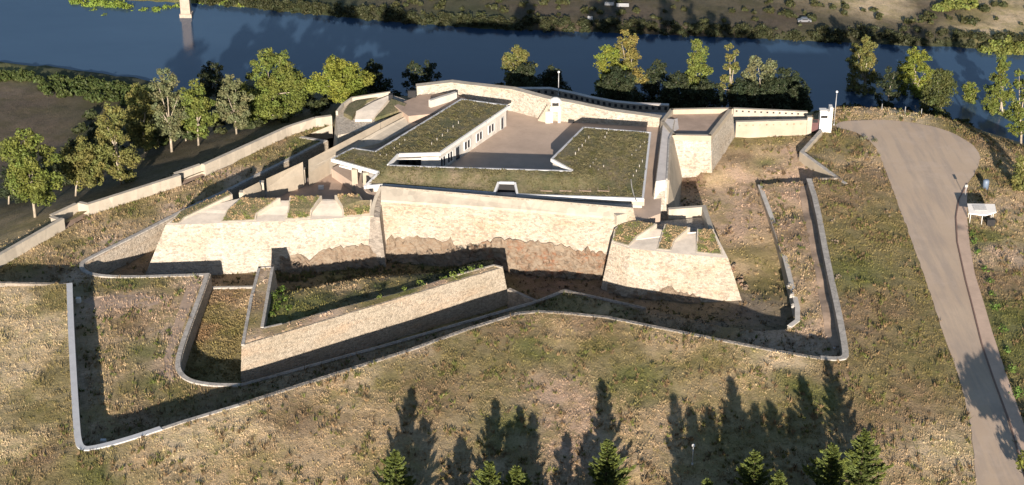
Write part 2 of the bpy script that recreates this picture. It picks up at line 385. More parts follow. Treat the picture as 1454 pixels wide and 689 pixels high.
# tint controls: soil and vegetation colours, darkened where the banks lie in shade
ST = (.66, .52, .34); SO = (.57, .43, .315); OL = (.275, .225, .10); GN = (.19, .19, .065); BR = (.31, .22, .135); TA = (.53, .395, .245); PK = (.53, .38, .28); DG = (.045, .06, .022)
FD = (.10, .085, .05); FB = (.115, .088, .062)  # soil and scrub darkened to stand for shade on the river banks
tints = [(20, 430, ST), (60, 480, ST), (30, 540, ST), (80, 430, OL), (85, 540, OL), (60, 600, OL), (10, 640, ST), (90, 670, OL), (140, 680, GN), (60, 660, BR), (200, 660, TA), (260, 640, ST), (340, 610, ST), (350, 660, TA), (420, 600, BR), (470, 560, TA), (480, 640, TA), (560, 540, OL), (610, 560, BR), (640, 510, OL), (720, 480, BR),
         (500, 540, ST), (600, 505, SO), (700, 520, OL), (760, 500, GN), (800, 480, TA), (830, 470, BR), (800, 560, PK), (785, 600, PK), (810, 620, PK), (740, 600, GN), (860, 500, OL), (900, 540, GN), (960, 500, TA), (1000, 520, OL), (1060, 540, TA), (1100, 520, ST), (1150, 560, GN), (1120, 590, OL), (950, 600, TA), (900, 620, TA), (1040, 620, OL),
         (1200, 540, BR), (1240, 600, BR), (1230, 540, OL), (1300, 560, BR), (1340, 640, ST), (1280, 660, TA), (1300, 480, OL), (1250, 440, BR), (1220, 400, GN), (1190, 340, OL), (1230, 300, OL), (1260, 340, OL), (1200, 290, BR), (1240, 250, BR), (1180, 210, OL), (1200, 205, OL), (1215, 230, TA), (1225, 190, BR), (1240, 225, TA), (1300, 410, OL), (1210, 470, BR), (1330, 540, OL),
         (1400, 340, GN), (1430, 320, TA), (1420, 400, BR), (1440, 450, GN), (1440, 500, GN), (1420, 360, SO), (1410, 250, OL), (1430, 280, TA), (1230, 160, TA), (1290, 162, ST), (1350, 180, OL), (1380, 200, BR), (1410, 230, TA), (1454, 300, SO)]
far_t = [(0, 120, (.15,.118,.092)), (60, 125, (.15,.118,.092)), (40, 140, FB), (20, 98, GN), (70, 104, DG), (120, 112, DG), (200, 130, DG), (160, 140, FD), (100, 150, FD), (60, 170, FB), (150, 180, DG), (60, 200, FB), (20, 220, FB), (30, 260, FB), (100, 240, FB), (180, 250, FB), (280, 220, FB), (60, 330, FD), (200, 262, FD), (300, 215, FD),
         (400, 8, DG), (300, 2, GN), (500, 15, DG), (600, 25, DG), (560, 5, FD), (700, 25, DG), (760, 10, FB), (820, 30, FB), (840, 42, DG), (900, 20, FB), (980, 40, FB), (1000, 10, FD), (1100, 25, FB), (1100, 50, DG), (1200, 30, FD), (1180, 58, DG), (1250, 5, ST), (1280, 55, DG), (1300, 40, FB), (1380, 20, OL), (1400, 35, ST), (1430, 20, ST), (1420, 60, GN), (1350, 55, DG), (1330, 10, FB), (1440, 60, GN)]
def world_tints(lst, zf): return [(*P(px, py, zf)[:2], c) for px, py, c in lst]
def idw(ctrl, X, Y, pw=3.0):
    X = np.asarray(X, float); Y = np.asarray(Y, float)
    n = len(ctrl[0][2]) if hasattr(ctrl[0][2], '__len__') else 1
    num = np.zeros((len(X), n)); den = np.zeros(len(X))
    for cx, cy, c in ctrl:
        wgt = 1/(((X-cx)**2+(Y-cy)**2)**(pw/2)+.5); den += wgt; num += wgt[:, None]*np.atleast_1d(np.array(c, float))[None, :]
    return num/den[:, None]
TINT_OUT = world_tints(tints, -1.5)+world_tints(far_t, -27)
def tint_out(X, Y):
    jx = noise(X, Y, 9, off=3)*2.2; jy = noise(X, Y, 9, off=12)*2.2
    return idw(TINT_OUT, X+jx, Y+jy)

def sheet(name, poly, zf, step, mat, tint=None, holes=(), grid=None, kind='structure'):
    pts = []; edges = []
    for ring in [poly]+list(holes):
        r = resample([p[:2] for p in ring], step*1.2); k = len(pts); pts += r; edges += [(k+i, k+(i+1) % len(r)) for i in range(len(r))]
    b = np.array(pts)
    if grid is None:
        x0, y0 = b.min(0); x1, y1 = b.max(0)
        gx, gy = np.meshgrid(np.arange(x0, x1, step), np.arange(y0, y1, step)); g = np.c_[gx.ravel(), gy.ravel()]+RNG.uniform(-.3, .3, (gx.size, 2))*step
    else: g = grid
    m = inside(poly, g[:, 0], g[:, 1])
    for h in holes: m &= ~inside(h, g[:, 0], g[:, 1])
    g = g[m]
    near = dist_line([p[:2] for p in poly], g[:, 0], g[:, 1], True) > step*.45
    for h in holes: near &= dist_line([p[:2] for p in h], g[:, 0], g[:, 1], True) > step*.45
    g = g[near]
    allp = [Vector(p) for p in pts]+[Vector(p) for p in g.tolist()]
    v, e, f, _, _, _ = delaunay_2d_cdt(allp, edges, [], 0, 1e-5)
    va = np.array([tuple(q) for q in v]); fa = np.array([list(q) for q in f])
    c = va[fa].mean(1); keep = inside(poly, c[:, 0], c[:, 1])
    for h in holes: keep &= ~inside(h, c[:, 0], c[:, 1])
    fa = fa[keep]; z = zf(va[:, 0], va[:, 1])
    cols = None
    if tint is not None:
        cc = tint(va[:, 0], va[:, 1]); cols = np.c_[cc, np.ones(len(cc))]
    o = link(name, np.c_[va, z], fa, mat, None, True, cols); o['kind'] = kind
    return o

def terr(pts, up): return [(*PT(a, b)[:2],) for a, b in pts]
road_px = [(1183, 181), (1192, 173), (1210, 171), (1262, 171), (1300, 175), (1335, 183), (1368, 197), (1388, 212), (1393, 226), (1387, 242), (1374, 262), (1362, 285), (1358, 310), (1360, 345), (1372, 400), (1380, 430), (1395, 490), (1412, 540), (1434, 600), (1460, 689), (1490, 790), (1520, 900),
           (1420, 900), (1398, 760), (1386, 689), (1383, 640), (1377, 600), (1365, 550), (1352, 510), (1338, 470), (1325, 430), (1308, 380), (1290, 330), (1275, 290), (1262, 255), (1248, 218), (1236, 200), (1212, 188)]
road_w = smooth(terr(road_px, 0), 2, True)
walk_px = [(1374, 262), (1362, 285), (1358, 310), (1360, 345), (1372, 400), (1380, 430), (1395, 490), (1412, 540), (1434, 600), (1460, 689), (1490, 790), (1510, 790), (1478, 680), (1452, 600), (1424, 520), (1408, 470), (1396, 430), (1384, 390), (1377, 350), (1373, 310), (1373, 285)]
walk_w = terr(walk_px, 0)
_rr = resample(road_w, 1.2)
road_w = [(x+.16*float(noise(np.array([x]), np.array([y]), 2.6, off=3)[0]), y+.16*float(noise(np.array([x]), np.array([y]), 2.9, off=7)[0])) for x, y in _rr]
ROADP = [resample(road_w, 99)[::4], walk_w]
def z_road(X, Y): return H(X, Y)+.09
# ---- outer ground: one sheet to the horizon, finer where the camera looks
gs = []
for (x0, x1, y0, y1, s) in [(-130, 130, 196, 310, 1.7), (-200, 200, 310, 560, 3.0), (-260, 260, 150, 196, 6), (-260, -200, 196, 640, 8), (200, 260, 310, 640, 8), (-200, 200, 560, 640, 6), (-200, -130, 196, 310, 6), (130, 260, 196, 310, 6), (-900, 900, -300, 1500, 60), (-6000, 6000, -3000, 6000, 500)]:
    gx, gy = np.meshgrid(np.arange(x0, x1, s), np.arange(y0, y1, s)); g = np.c_[gx.ravel(), gy.ravel()]+RNG.uniform(-.3, .3, (gx.size, 2))*s
    if s == 60: g = g[~((np.abs(g[:, 0]) < 262) & (g[:, 1] > 148) & (g[:, 1] < 642))]
    if s == 500: g = g[~((np.abs(g[:, 0]) < 950) & (g[:, 1] > -350) & (g[:, 1] < 1550))]
    gs.append(g)
ground_o = sheet('ground', [(-6500, -3500), (6500, -3500), (6500, 6500), (-6500, 6500)], H, 12.0, M['ground'], tint_out, [hole], np.vstack(gs)) if False else None
def outer():
    # boundary resampled coarsely outside, finely at the hole
    big = [(-6500, -3500), (6500, -3500), (6500, 6500), (-6500, 6500)]
    r = resample([tuple(p) for p in hole], 2.0); pts = [tuple(p) for p in big]+r; k = 4
    edges = [(0, 1), (1, 2), (2, 3), (3, 0)]+[(k+i, k+(i+1) % len(r)) for i in range(len(r))]
    g = np.vstack(gs); g = g[~inside(hole, g[:, 0], g[:, 1])]; g = g[dist_line(hole, g[:, 0], g[:, 1], True) > .8]
    v, e, f, _, _, _ = delaunay_2d_cdt([Vector(p) for p in pts]+[Vector(p) for p in g.tolist()], edges, [], 0, 1e-5)
    va = np.array([tuple(q) for q in v]); fa = np.array([list(q) for q in f]); c = va[fa].mean(1); fa = fa[~inside(hole, c[:, 0], c[:, 1])]
    z = H(va[:, 0], va[:, 1]); dh = dist_line(crest_front, va[:, 0], va[:, 1]); z = np.where(dh < .05, 0, z)
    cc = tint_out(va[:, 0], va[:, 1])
    # far tints are darker: the shade on the banks is in the colour
    o = link('ground', np.c_[va, z], fa, M['ground'], None, True, np.c_[cc, np.ones(len(cc))]); o['kind'] = 'structure'
outer()
wt = link('river_water', [(-6400, 380, WATER), (6400, 380, WATER), (6400, 2500, WATER), (-6400, 2500, WATER)], [(0, 1, 2, 3)], M['water']); wt['kind'] = 'structure'

# ---- covered way (between glacis crest and counterscarp)
cw_poly = xy(left_glacis_edge)+xy(crest_front)+[P(1150, 262, -3.4)[:2]]+xy(inner_cop[::-1])+xy(ramp_line[::-1])+xy(counterscarp[::-1])+xy(wline)
CWZ = [(*P(a, b, ZC)[:2], z) for a, b, z in [(0, 395, ZC), (60, 395, ZC), (200, 300, ZC), (110, 340, ZC), (300, 250, ZC), (400, 210, -3.3), (200, 480, ZC), (130, 560, ZC), (300, 570, ZC), (500, 520, ZC), (700, 465, ZC), (840, 435, ZC), (900, 450, -3.8),
       (955, 452, -5.0), (1010, 462, -5.6), (1065, 472, -5.0), (960, 470, -4.6), (1040, 485, -4.8), (1110, 490, -4.0), (1150, 490, -3.2), (1190, 495, -2.4), (1185, 450, -2.2), (1172, 400, -2.2), (1160, 330, -2.2), (1152, 290, -2.4), (1150, 420, -2.7), (1110, 300, ZC), (1140, 330, -2.7), (1120, 440, ZC), (1100, 400, ZC), (180, 440, -3.2)]]
def z_cw(X, Y):
    b = .10*noise(X, Y, 4)+.05*noise(X, Y, 1.6, off=5); b *= np.clip(dist_line(counterscarp, X, Y)/1.5, 0, 1)
    return idw(CWZ, X, Y, 3.5)[:, 0]+b
CWT = [(*P(a, b, ZC)[:2], c) for a, b, c in [(30, 380, OL), (60, 360, TA), (100, 345, OL), (130, 330, TA), (160, 320, TA), (200, 300, OL), (240, 280, TA), (100, 310, PK), (180, 298, OL), (270, 258, PK), (285, 250, SO), (250, 296, SO), (300, 262, OL), (350, 225, OL), (400, 200, BR), (420, 203, GN), (330, 250, SO), (150, 345, SO), (80, 375, BR),
       (60, 395, BR), (110, 392, SO), (108, 450, SO), (112, 540, SO), (118, 610, SO), (140, 408, OL), (180, 402, GN), (230, 402, OL), (270, 400, SO), (280, 410, SO), (255, 470, SO), (245, 505, SO), (240, 530, PK), (150, 432, PK), (200, 428, PK), (230, 430, PK), (140, 470, TA), (180, 460, BR), (210, 500, GN), (160, 520, TA), (190, 550, OL), (150, 580, TA), (220, 540, GN), (250, 560, OL), (200, 590, BR), (300, 565, BR),
       (500, 520, BR), (700, 460, BR), (800, 430, OL), (870, 440, TA), (900, 455, BR), (1000, 480, BR), (1100, 480, SO), (1150, 470, SO), (1170, 480, SO), (1165, 420, PK), (1155, 350, PK), (1140, 290, PK), (1180, 460, PK), (1120, 300, TA), (1110, 290, PK), (1130, 380, TA), (1125, 340, BR), (1140, 420, TA), (1100, 330, PK), (1150, 450, TA)]]
def mk_tint(ctrl):
    def f(X, Y):
        return idw(ctrl, X+noise(X, Y, 6, off=2)*1.2, Y+noise(X, Y, 6, off=14)*1.2)
    return f
sheet('covered_way', cw_poly, z_cw, 1.7, M['ground'], mk_tint(CWT))

path_a = smooth([P(1133, 266, -2.6)[:2], P(1152, 266, -2.6)[:2], P(1163, 310, -2.3)[:2], P(1178, 380, -2.3)[:2], P(1192, 450, -2.3)[:2], P(1200, 492, -2.4)[:2], P(1176, 494, -2.6)[:2], P(1166, 440, -2.6)[:2], P(1156, 380, -2.6)[:2], P(1142, 310, -2.6)[:2]], 1, True)
M['path'] = plain('trodden_earth_path', (.42, .315, .235), .2, .5)
sheet('gravel_path', path_a, lambda X, Y: z_cw(X, Y)+.07, 1.2, M['path'])
path_b = smooth([P(268, 401, ZC)[:2], P(288, 398, ZC)[:2], P(270, 440, ZC)[:2], P(250, 490, ZC)[:2], P(243, 520, ZC)[:2], P(250, 545, ZC)[:2], P(236, 536, ZC)[:2], P(232, 510, ZC)[:2], P(244, 470, ZC)[:2], P(258, 430, ZC)[:2]], 1, True)
sheet('gravel_path', path_b, lambda X, Y: z_cw(X, Y)+.07, 1.0, M['path'])
bare = smooth([P(116, 424, ZC)[:2], P(170, 421, ZC)[:2], P(228, 420, ZC)[:2], P(224, 438, ZC)[:2], P(170, 440, ZC)[:2], P(126, 444, ZC)[:2]], 1, True)
sheet('bare_earth', bare, lambda X, Y: z_cw(X, Y)+.05, 1.0, M['path'])
# ---- ditch
dt_poly = xy(counterscarp)+xy([P(940, 456, -5)])+xy([P(1010, 468, -5.6)])+xy([P(1065, 478, -5)])+xy(inner_cop)+[P(1150, 262, -3.5)[:2], P(1152, 255, 0)[:2]]+[p[:2] for p in rear]
DTZ = [(*P(a, b, z)[:2], z) for a, b, z in [(150, 380, -8), (200, 390, -8.5), (250, 390, -8.5), (320, 400, -8.8), (300, 470, -7.2), (300, 520, -7.2), (340, 430, -7.2), (420, 385, -8.3), (560, 375, -8.2), (680, 370, -8.2), (760, 395, -8.4), (830, 405, -8.3), (900, 425, -8.2), (980, 440, -7.8), (1040, 448, -7.2), (450, 510, -8), (600, 465, -8), (720, 430, -8.2),
       (940, 456, -5.6), (1010, 466, -5.9), (1065, 474, -5.3), (1090, 450, -6), (1075, 400, -6.3), (1100, 430, -5.6), (1060, 350, -5.2), (1080, 330, -4.7), (1040, 290, -4.4), (1065, 280, -4.3), (1000, 270, -4.6), (980, 255, -4.2), (1000, 240, -2.6), (1040, 230, -2.3), (1100, 240, -3.2), (1110, 262, -4.3), (1150, 258, -4.2), (1075, 262, -4.3), (1050, 200, -1.9), (1140, 200, -1.7), (1150, 225, -2.0), (1175, 245, -1.4), (1160, 240, -1.7), (700, 200, -4), (450, 200, -7), (300, 290, -7.5), (200, 350, -8)]]
def z_dt(X, Y): return idw(DTZ, X, Y, 3.5)[:, 0]+.14*noise(X, Y, 5)+.08*noise(X, Y, 1.8, off=5)
DTT = [(*P(a, b, z)[:2], c) for a, b, z, c in [(150, 380, -8, BR), (250, 390, -8, BR), (300, 430, -7, BR), (330, 450, -7, BR), (300, 500, -7, BR), (300, 400, -8, BR), (420, 390, -8, (.16, .13, .075)), (480, 388, -8, (.13, .13, .06)), (550, 380, -8, (.16, .125, .08)), (620, 375, -8, (.12, .12, .055)), (680, 370, -8, (.17, .125, .09)), (430, 380, -8, (.14, .10, .07)), (780, 400, -8, (.17, .12, .095)), (850, 410, -8, (.18, .14, .11)), (950, 440, -8, (.17, .145, .11)), (1000, 440, -7, (.18, .155, .11)), (1050, 440, -7, (.22, .18, .14)),  # main moat tints kept dark: its shade is painted into the floor
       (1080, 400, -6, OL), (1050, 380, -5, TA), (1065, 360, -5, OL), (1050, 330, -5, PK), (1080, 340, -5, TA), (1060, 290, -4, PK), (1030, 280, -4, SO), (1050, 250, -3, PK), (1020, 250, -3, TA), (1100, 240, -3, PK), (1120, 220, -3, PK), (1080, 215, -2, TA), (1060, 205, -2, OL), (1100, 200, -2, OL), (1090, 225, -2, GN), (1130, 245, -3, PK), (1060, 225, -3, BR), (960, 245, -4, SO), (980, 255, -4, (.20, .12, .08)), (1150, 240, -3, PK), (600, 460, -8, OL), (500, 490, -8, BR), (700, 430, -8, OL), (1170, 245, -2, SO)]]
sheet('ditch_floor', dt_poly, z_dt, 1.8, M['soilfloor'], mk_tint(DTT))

# ---- retaining walls of the crest and the counterscarp
gw = thing('glacis_retaining_wall', 'long low retaining wall with pale rim between the grassy slope and the sunken walk', 'wall', P(735, 447))
cf = crest_front
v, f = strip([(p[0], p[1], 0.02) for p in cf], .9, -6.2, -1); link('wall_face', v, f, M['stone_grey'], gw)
n_left = next(i for i, p in enumerate(cf) if p[1] < P(300, 600)[1] and p[0] > P(215, 610)[0])
n_mid = next(i for i, p in enumerate(cf) if p[0] > P(335, 578)[0] and i > 8)
n_right = next(i for i, p in enumerate(cf) if p[0] > P(1150, 505)[0])
coping([(p[0], p[1], .02) for p in cf[:n_left+1]], gw, .95, .22, -1, M['zinc'])
coping([(p[0], p[1], .02) for p in cf[n_left:n_mid+1]], gw, .6, .12, -1, M['coping'])
coping([(p[0], p[1], .02) for p in cf[n_mid:n_right+1]], gw, .3, .06, -1, M['stone'])
coping([(p[0], p[1], .02) for p in cf[n_right:]], gw, 1.0, .22, -1, M['coping'])
# upper left crest edge
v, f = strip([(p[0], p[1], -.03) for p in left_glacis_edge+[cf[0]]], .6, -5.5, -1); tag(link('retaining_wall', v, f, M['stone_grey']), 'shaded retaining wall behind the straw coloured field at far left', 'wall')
cs = thing('counterscarp_wall', 'curving wall with pale coping that lines the outer side of the moat', 'wall', P(540, 495, ZC))
CSI = counterscarp
v, f = strip([(p[0], p[1], ZC+.05) for p in CSI], 1.0, -9.6, -1); link('wall_face', v, f, M['stone_warm'], cs)
ks = next(i for i, p in enumerate(CSI) if abs(p[0]-P(340, 550, ZC)[0]) < .05 and abs(p[1]-P(340, 550, ZC)[1]) < .05)
coping([(p[0], p[1], ZC+.05) for p in CSI[:ks+1]], cs, .75, .28, -1)
coping([(p[0], p[1], ZC+.05) for p in CSI[ks:]], cs, .5, .12, -1, M['stone_grey'])  # greyer stone dims the stretch of coping that lies in shade
ic = thing('inner_walk_wall', 'thin pale topped wall on the inner side of the right hand sunken walk', 'wall', inner_cop[-1])
v, f = strip([(p[0], p[1], ZC+.3) for p in inner_cop], .6, -8, 1); link('wall_face', v, f, M['plaster'], ic)
coping([(p[0], p[1], ZC+.45) for p in inner_cop], ic, .8, .15, 1, M['white_wall'])
v, f = strip([(*P(1076, 264, -3.4)[:2], -3.3), (*P(1151, 262, -3.4)[:2], -3.3)], .5, -6, -1); tag(link('step_wall', v, f, M['stone_grey']), 'low step wall closing the upper end of the right hand sunken walk', 'wall')
# retaining edge by the right hand entrance and the bright wedge wall
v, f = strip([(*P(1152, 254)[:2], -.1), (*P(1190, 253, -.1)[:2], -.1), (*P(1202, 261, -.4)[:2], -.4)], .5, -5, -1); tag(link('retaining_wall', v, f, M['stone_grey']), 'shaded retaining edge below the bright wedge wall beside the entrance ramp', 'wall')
wd = thing('wedge_wall', 'bright cream wedge wall running down from the white gate tower beside the entrance ramp', 'wall', P(1141, 218, -.2))
wp = [P(1168, 186, -.2), P(1141, 216, -.2), P(1203, 261, -.4)]
v, f = strip(wp, .8, -4.5, 1); link('wall_face', v, f, M['cream'], wd)
coping(wp, wd, .7, .12, 1)

# ---- outer left wall with recesses
ow = thing('outer_boundary_wall', 'long sunlit cream wall with stepped recesses running up the left side', 'wall', P(127, 306, ZC))
def wseg(a, b, zt=-1.1, th=.8):
    p0, p1 = P(*a, ZC), P(*b, ZC); v, f = strip([(p0[0], p0[1], zt), (p1[0], p1[1], zt)], th, -6.5, -1)
    link('wall_panel', v, f, M['plaster'], ow); coping([(p0[0], p0[1], zt), (p1[0], p1[1], zt)], ow, .8, .1, -1, M['plaster'])
wseg((-160, 470), (0, 380)); wseg((0, 380), (93, 326)); wseg((127, 306), (258, 264)); wseg((292, 249), (410, 195)); wseg((410, 195), (449, 182)); wseg((449, 182), (472, 179))
for a, b, c, d_ in [((93, 326), (76, 320), (112, 303), (127, 306)), ((258, 264), (251, 260), (287, 247), (292, 249))]:
    wseg(a, b, -1.4, .5); wseg(b, c, -1.4, .5); wseg(c, d_, -1.2, .5)
v, f = prism([P(93, 325, ZC+.12), P(127, 305, ZC+.12), P(112, 302, ZC+.12), P(76, 319, ZC+.12)][::1], [P(93, 325, -5.5), P(127, 305, -5.5), P(112, 302, -5.5), P(76, 319, -5.5)])
link('recess_floor', v, f, M['terrace'], ow)
v, f = prism([P(258, 263, ZC+.12), P(292, 248, ZC+.12), P(287, 247, ZC+.12), P(251, 259, ZC+.12)], [P(258, 263, -5.5), P(292, 248, -5.5), P(287, 247, -5.5), P(251, 259, -5.5)])
link('recess_floor', v, f, M['terrace'], ow)

# ================================================================== THE FORT
def R(lst, z=None): return [P(a[0], a[1], a[2] if len(a) > 2 else z) for a in lst]
GRASS = 'roofgrass'
# ---- left bastion
lb = thing('bastion', 'large pale stone bastion with grassy merlons left of the long curtain wall', 'bastion', P(312, 317, 1.9))
LBP = [(235, 320, 1.9), (312, 317, 1.9), (400, 314, 1.9), (527, 308, 1.9), (541, 270, 4.5), (600, 200, 3), (610, 152, 5), (540, 176, 5), (430, 231, 5), (345, 272, 5), (252, 301, 2)]
solid('bastion_body', [(*P(*q)[:2], .4) for q in LBP], -9.2, M['stone'], lb, 0.0)
tf = R([(345, 287), (520, 287), (536, 266), (560, 240), (470, 243), (380, 270)], .5)[::-1]
v, f = prism(tf, [(p[0], p[1], .3) for p in tf]); link('terrace_floor', v, f, M['terrace'], lb)
LS = R([(235, 320, 1.9), (312, 317, 1.9), (400, 314, 1.9), (527, 308, 1.9), (520, 286, 3.0), (465, 283, 3.0), (405, 285, 3.0), (340, 282, 3.0), (257, 302, 2.4)])
def scarp(name, pts, zb, bat, mat, parent, floor_mat, shift=None):
    o = solid(name, pts, zb, mat, parent, bat, shift)
    top = [(p[0], p[1], p[2]+.004) for p in pts]
    tris = tessellate_polygon([[Vector(p) for p in top]])
    link('embrasure_floor', top, tris, floor_mat, parent); return o
if area(LS) < 0: LS = LS[::-1]
scarp('scarp', LS, -9.2, 1.5, M['stone'], lb, M['embrasure'], [(P(235, 320, 1.9)[:2], (-2.6, -.2))])
def merlon(parent, pts, gm='roofgrass', zb=.5):
    top = R(pts)
    if area(top) < 0: top = top[::-1]
    solid('merlon', top, zb, M['plaster'], parent, 0)
    ins = offset(xy(top), -.32)
    bed = [(q[0], q[1], top[i][2]+.12) for i, q in enumerate(ins)]
    v, f = prism(bed, [(q[0], q[1], q[2]-.3) for q in bed]); link('grass_bed', v, f, M[gm], parent)
    rg = np.random.default_rng(len(MER)+50); b_ = np.array(xy(bed)); n = int(abs(area(bed))*14)
    X = rg.uniform(b_[:, 0].min(), b_[:, 0].max(), n*2); Y = rg.uniform(b_[:, 1].min(), b_[:, 1].max(), n*2); k = inside(bed, X, Y); X, Y = X[k], Y[k]
    A = np.c_[b_, np.ones(len(b_))]; co = np.linalg.lstsq(A, np.array([q[2] for q in bed]), rcond=None)[0]
    MER.append((X, Y, X*co[0]+Y*co[1]+co[2]-.06))
MER = []
merlon(lb, [(330, 276, 3.7), (325, 271, 3.7), (255, 300, 2.6), (240, 317.7, 2.0), (254, 317.2, 2.0), (262, 309, 2.4)])
merlon(lb, [(398, 281, 4.0), (343, 281, 4.0), (322, 298, 3.0), (313, 315.2, 2.0), (363, 313.2, 2.0), (365, 303, 2.75)])
merlon(lb, [(457, 278, 4.0), (411, 279, 4.0), (409, 296, 3.1), (405, 312.2, 2.0), (441, 310.2, 2.0), (443, 298, 2.95)])
merlon(lb, [(528, 284, 3.8), (515, 284, 4.0), (510, 276, 4.1), (475, 277, 4.0), (485, 294, 3.1), (487, 309.2, 2.0), (526, 306.7, 2.0)])
# concave orillon flank joining bastion and curtain
fl = smooth(R([(526, 308, 2.2), (527, 298, 2.8), (530, 285, 3.6), (539, 266, 4.9)]), 1)
back = [(p[0]-2.2, p[1]+.6, p[2]) for p in fl]
# shifted so that the rim reads as a pale curved cap
poly = R([(548, 362, -8.5)])
top = fl+R([(545, 266, 4.9), (543, 285, 3.6), (540, 300, 2.6), (539, 309, 2.2)])
if area(top) < 0: top = top[::-1]
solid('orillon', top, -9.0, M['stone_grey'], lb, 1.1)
coping([(p[0], p[1], p[2]+.01) for p in fl], lb, .6, .15, 1, M['plaster'])
# terrace parapet posts and cheeks seen against the dark terrace
mb = MB()
for a, b in [((430, 240, 3.6), 1.4), ((372, 262, 3.0), 1.4), ((344, 276, 3), 1.2)]:
    p = P(*a); MB().box((p[0], p[1]-.3, 2.2), (1.0, 1.2, 3.2)).build('embrasure_cheek', M['plaster'], lb)

# ---- long rampart on the left side of the fort
lr = thing('rampart_wall', 'long straight cream rampart running diagonally behind the left bastion towards the river', 'wall', P(430, 240, 5))
def ridge(a, b, c, d_, z=5.0, zin=5.0, mat='cream', name='parapet'):
    v = [P(*a, z), P(*b, z), P(*c, zin), P(*d_, zin)]; return solid(name, v, -7.5, M[mat], lr, 0)
ridge((345, 270), (368, 258.5), (371, 266), (352, 277), 4.6, 3.2)
ridge((378, 254), (430, 230), (431, 247), (380, 266), 5.4, 3.4)
ridge((438, 227), (540, 174), (540, 187), (438, 246), 5.3, 3.6)
ridge((540.3, 174), (578, 156), (608, 148), (540.3, 187), 5.3, 3.6)
wk = R([(608, 149, 4.6), (540, 184, 4.3), (440, 239, 4.1), (470, 229, 3.4), (501, 212, 3.4), (540, 203, 3.3), (600, 172, 3.5), (612, 160, 3.9)])
solid('walkway', wk, -2, M['plaster'], lr, 0)

# ---- curtain wall
cu = thing('curtain_wall', 'long smooth-topped cream curtain wall between the two bastions', 'wall', P(700, 300, 4.6))
cutop = R([(541, 284, 4.2), (620, 289, 4.2), (720, 296, 4.2), (810, 303, 4.2), (880, 309, 4.2)])
curear = R([(899, 296, 5.7), (720, 280, 5.7), (541, 265, 5.7)])
solid('curtain_body', cutop+curear, -9, M['stone_warm'], cu, 1.35)
ins = [(p[0], p[1]-.12, p[2]+.06) for p in cutop]+[(p[0], p[1]+.1, p[2]+.06) for p in curear]
v, f = prism(ins, [(p[0], p[1], p[2]-.5) for p in ins]); link('parapet_cap', v, f, M['plaster'], cu)
# string course under the cap
v, f = strip([(p[0], p[1]-.25, p[2]-.9) for p in cutop], .5, 3.2, -1); link('string_course', v, f, M['plaster'], cu)

# ---- interior platform with the court
ip = [P(*q) for q in [(541, 266, 5.7), (720, 281, 5.7), (899, 297, 5.7), (938, 300, 3), (944, 200, 3), (939, 181, 2.5), (868, 176, 2.5), (812, 173, 2.5), (778, 171, 2.5), (726, 158, 2.5), (660, 140, 3), (612, 158, 4), (502, 213, 4), (470, 230, 4)]]
tag(solid('fort_court', [(p[0], p[1], 2.5) for p in ip], -5, M['court']), None, None, None, 'structure')
# ---- museum building with planted roof
bd = thing('roofed_building', 'low white edged building with grass planted roof wrapped round the court', 'building', P(700, 239, 7))
RF = [(655, 141, 7), (724.5, 150.5, 7), (625, 218, 7), (566.6, 219.7, 7), (552, 235, 6.8), (640, 238, 6.8), (812, 243, 6.8), (782, 226.5, 7), (828, 181, 7), (924.5, 188.5, 7), (914, 283, 4.9), (733.5, 277, 4.6), (730, 260, 5.6), (709, 259.5, 5.6), (703, 275, 4.6), (541, 263, 4.6), (517, 265, 4.8), (537, 245, 6.2), (470, 226.5, 6.2), (501, 210.5, 6.4), (532.6, 215.7, 6.6)]
rf = R(RF); ccw = area(rf) > 0
if not ccw: rf = rf[::-1]
_o = offset(xy(rf), -1.1); v, f = prism([(q[0], q[1], p[2]-1.5) for p, q in zip(rf, _o)], [(q[0], q[1], p[2]-1.8) for p, q in zip(rf, _o)]); link('roof_slab', v, f, M['white'], bd)
ins = offset(xy(rf), -.42); bed = [(q[0], q[1], rf[i][2]+.02) for i, q in enumerate(ins)]
# grass bed with real relief
def z_roof_factory(ring):
    ctrl = [(p[0], p[1], p[2]) for p in resample(ring, 2.0)]
    cx = np.array([c[0] for c in ctrl]); cy = np.array([c[1] for c in ctrl]); cz = np.array([c[2] for c in ctrl])
    def zf(X, Y):
        X = np.asarray(X, float); Y = np.asarray(Y, float)
        d2 = (X[:, None]-cx)**2+(Y[:, None]-cy)**2+.01; wg = 1/d2**2
        return (wg*cz).sum(1)/wg.sum(1)
    return zf
zroof = z_roof_factory(rf)
def z_bed(X, Y): return zroof(X, Y)+.10+.09*noise(X, Y, 2.2)
bed_o = sheet('grass_bed', [b[:2] for b in bed], z_bed, 1.3, M['roofgrass'], None); bed_o.parent = bd; bed_o.location = -Vector(bd.location); del bed_o['kind']
# edge strips: white kerb segment per side
for i in range(len(rf)):
    a, b = rf[i], rf[(i+1) % len(rf)]
    if math.hypot(a[0]-b[0], a[1]-b[1]) < 1.5: continue
    L = math.hypot(b[0]-a[0], b[1]-a[1]); ux, uy = (b[0]-a[0])/L, (b[1]-a[1])/L; nx, ny = -uy, ux
    e = .03; A = (a[0]-nx*e, a[1]-ny*e); B = (b[0]-nx*e, b[1]-ny*e)
    kk = .43
    facing = nx*0+ny*-1
    m = M['white'] if (ny > .05 and min(a[2], b[2]) > 6.0) else M['zinc']
    vv = [(A[0], A[1], a[2]+.17), (B[0], B[1], b[2]+.17), (B[0]+nx*kk, B[1]+ny*kk, b[2]+.17), (A[0]+nx*kk, A[1]+ny*kk, a[2]+.17)]
    v, f = prism(vv, [(q[0], q[1], q[2]-.70) for q in vv]); link('roof_edge', v, f, m, bd)
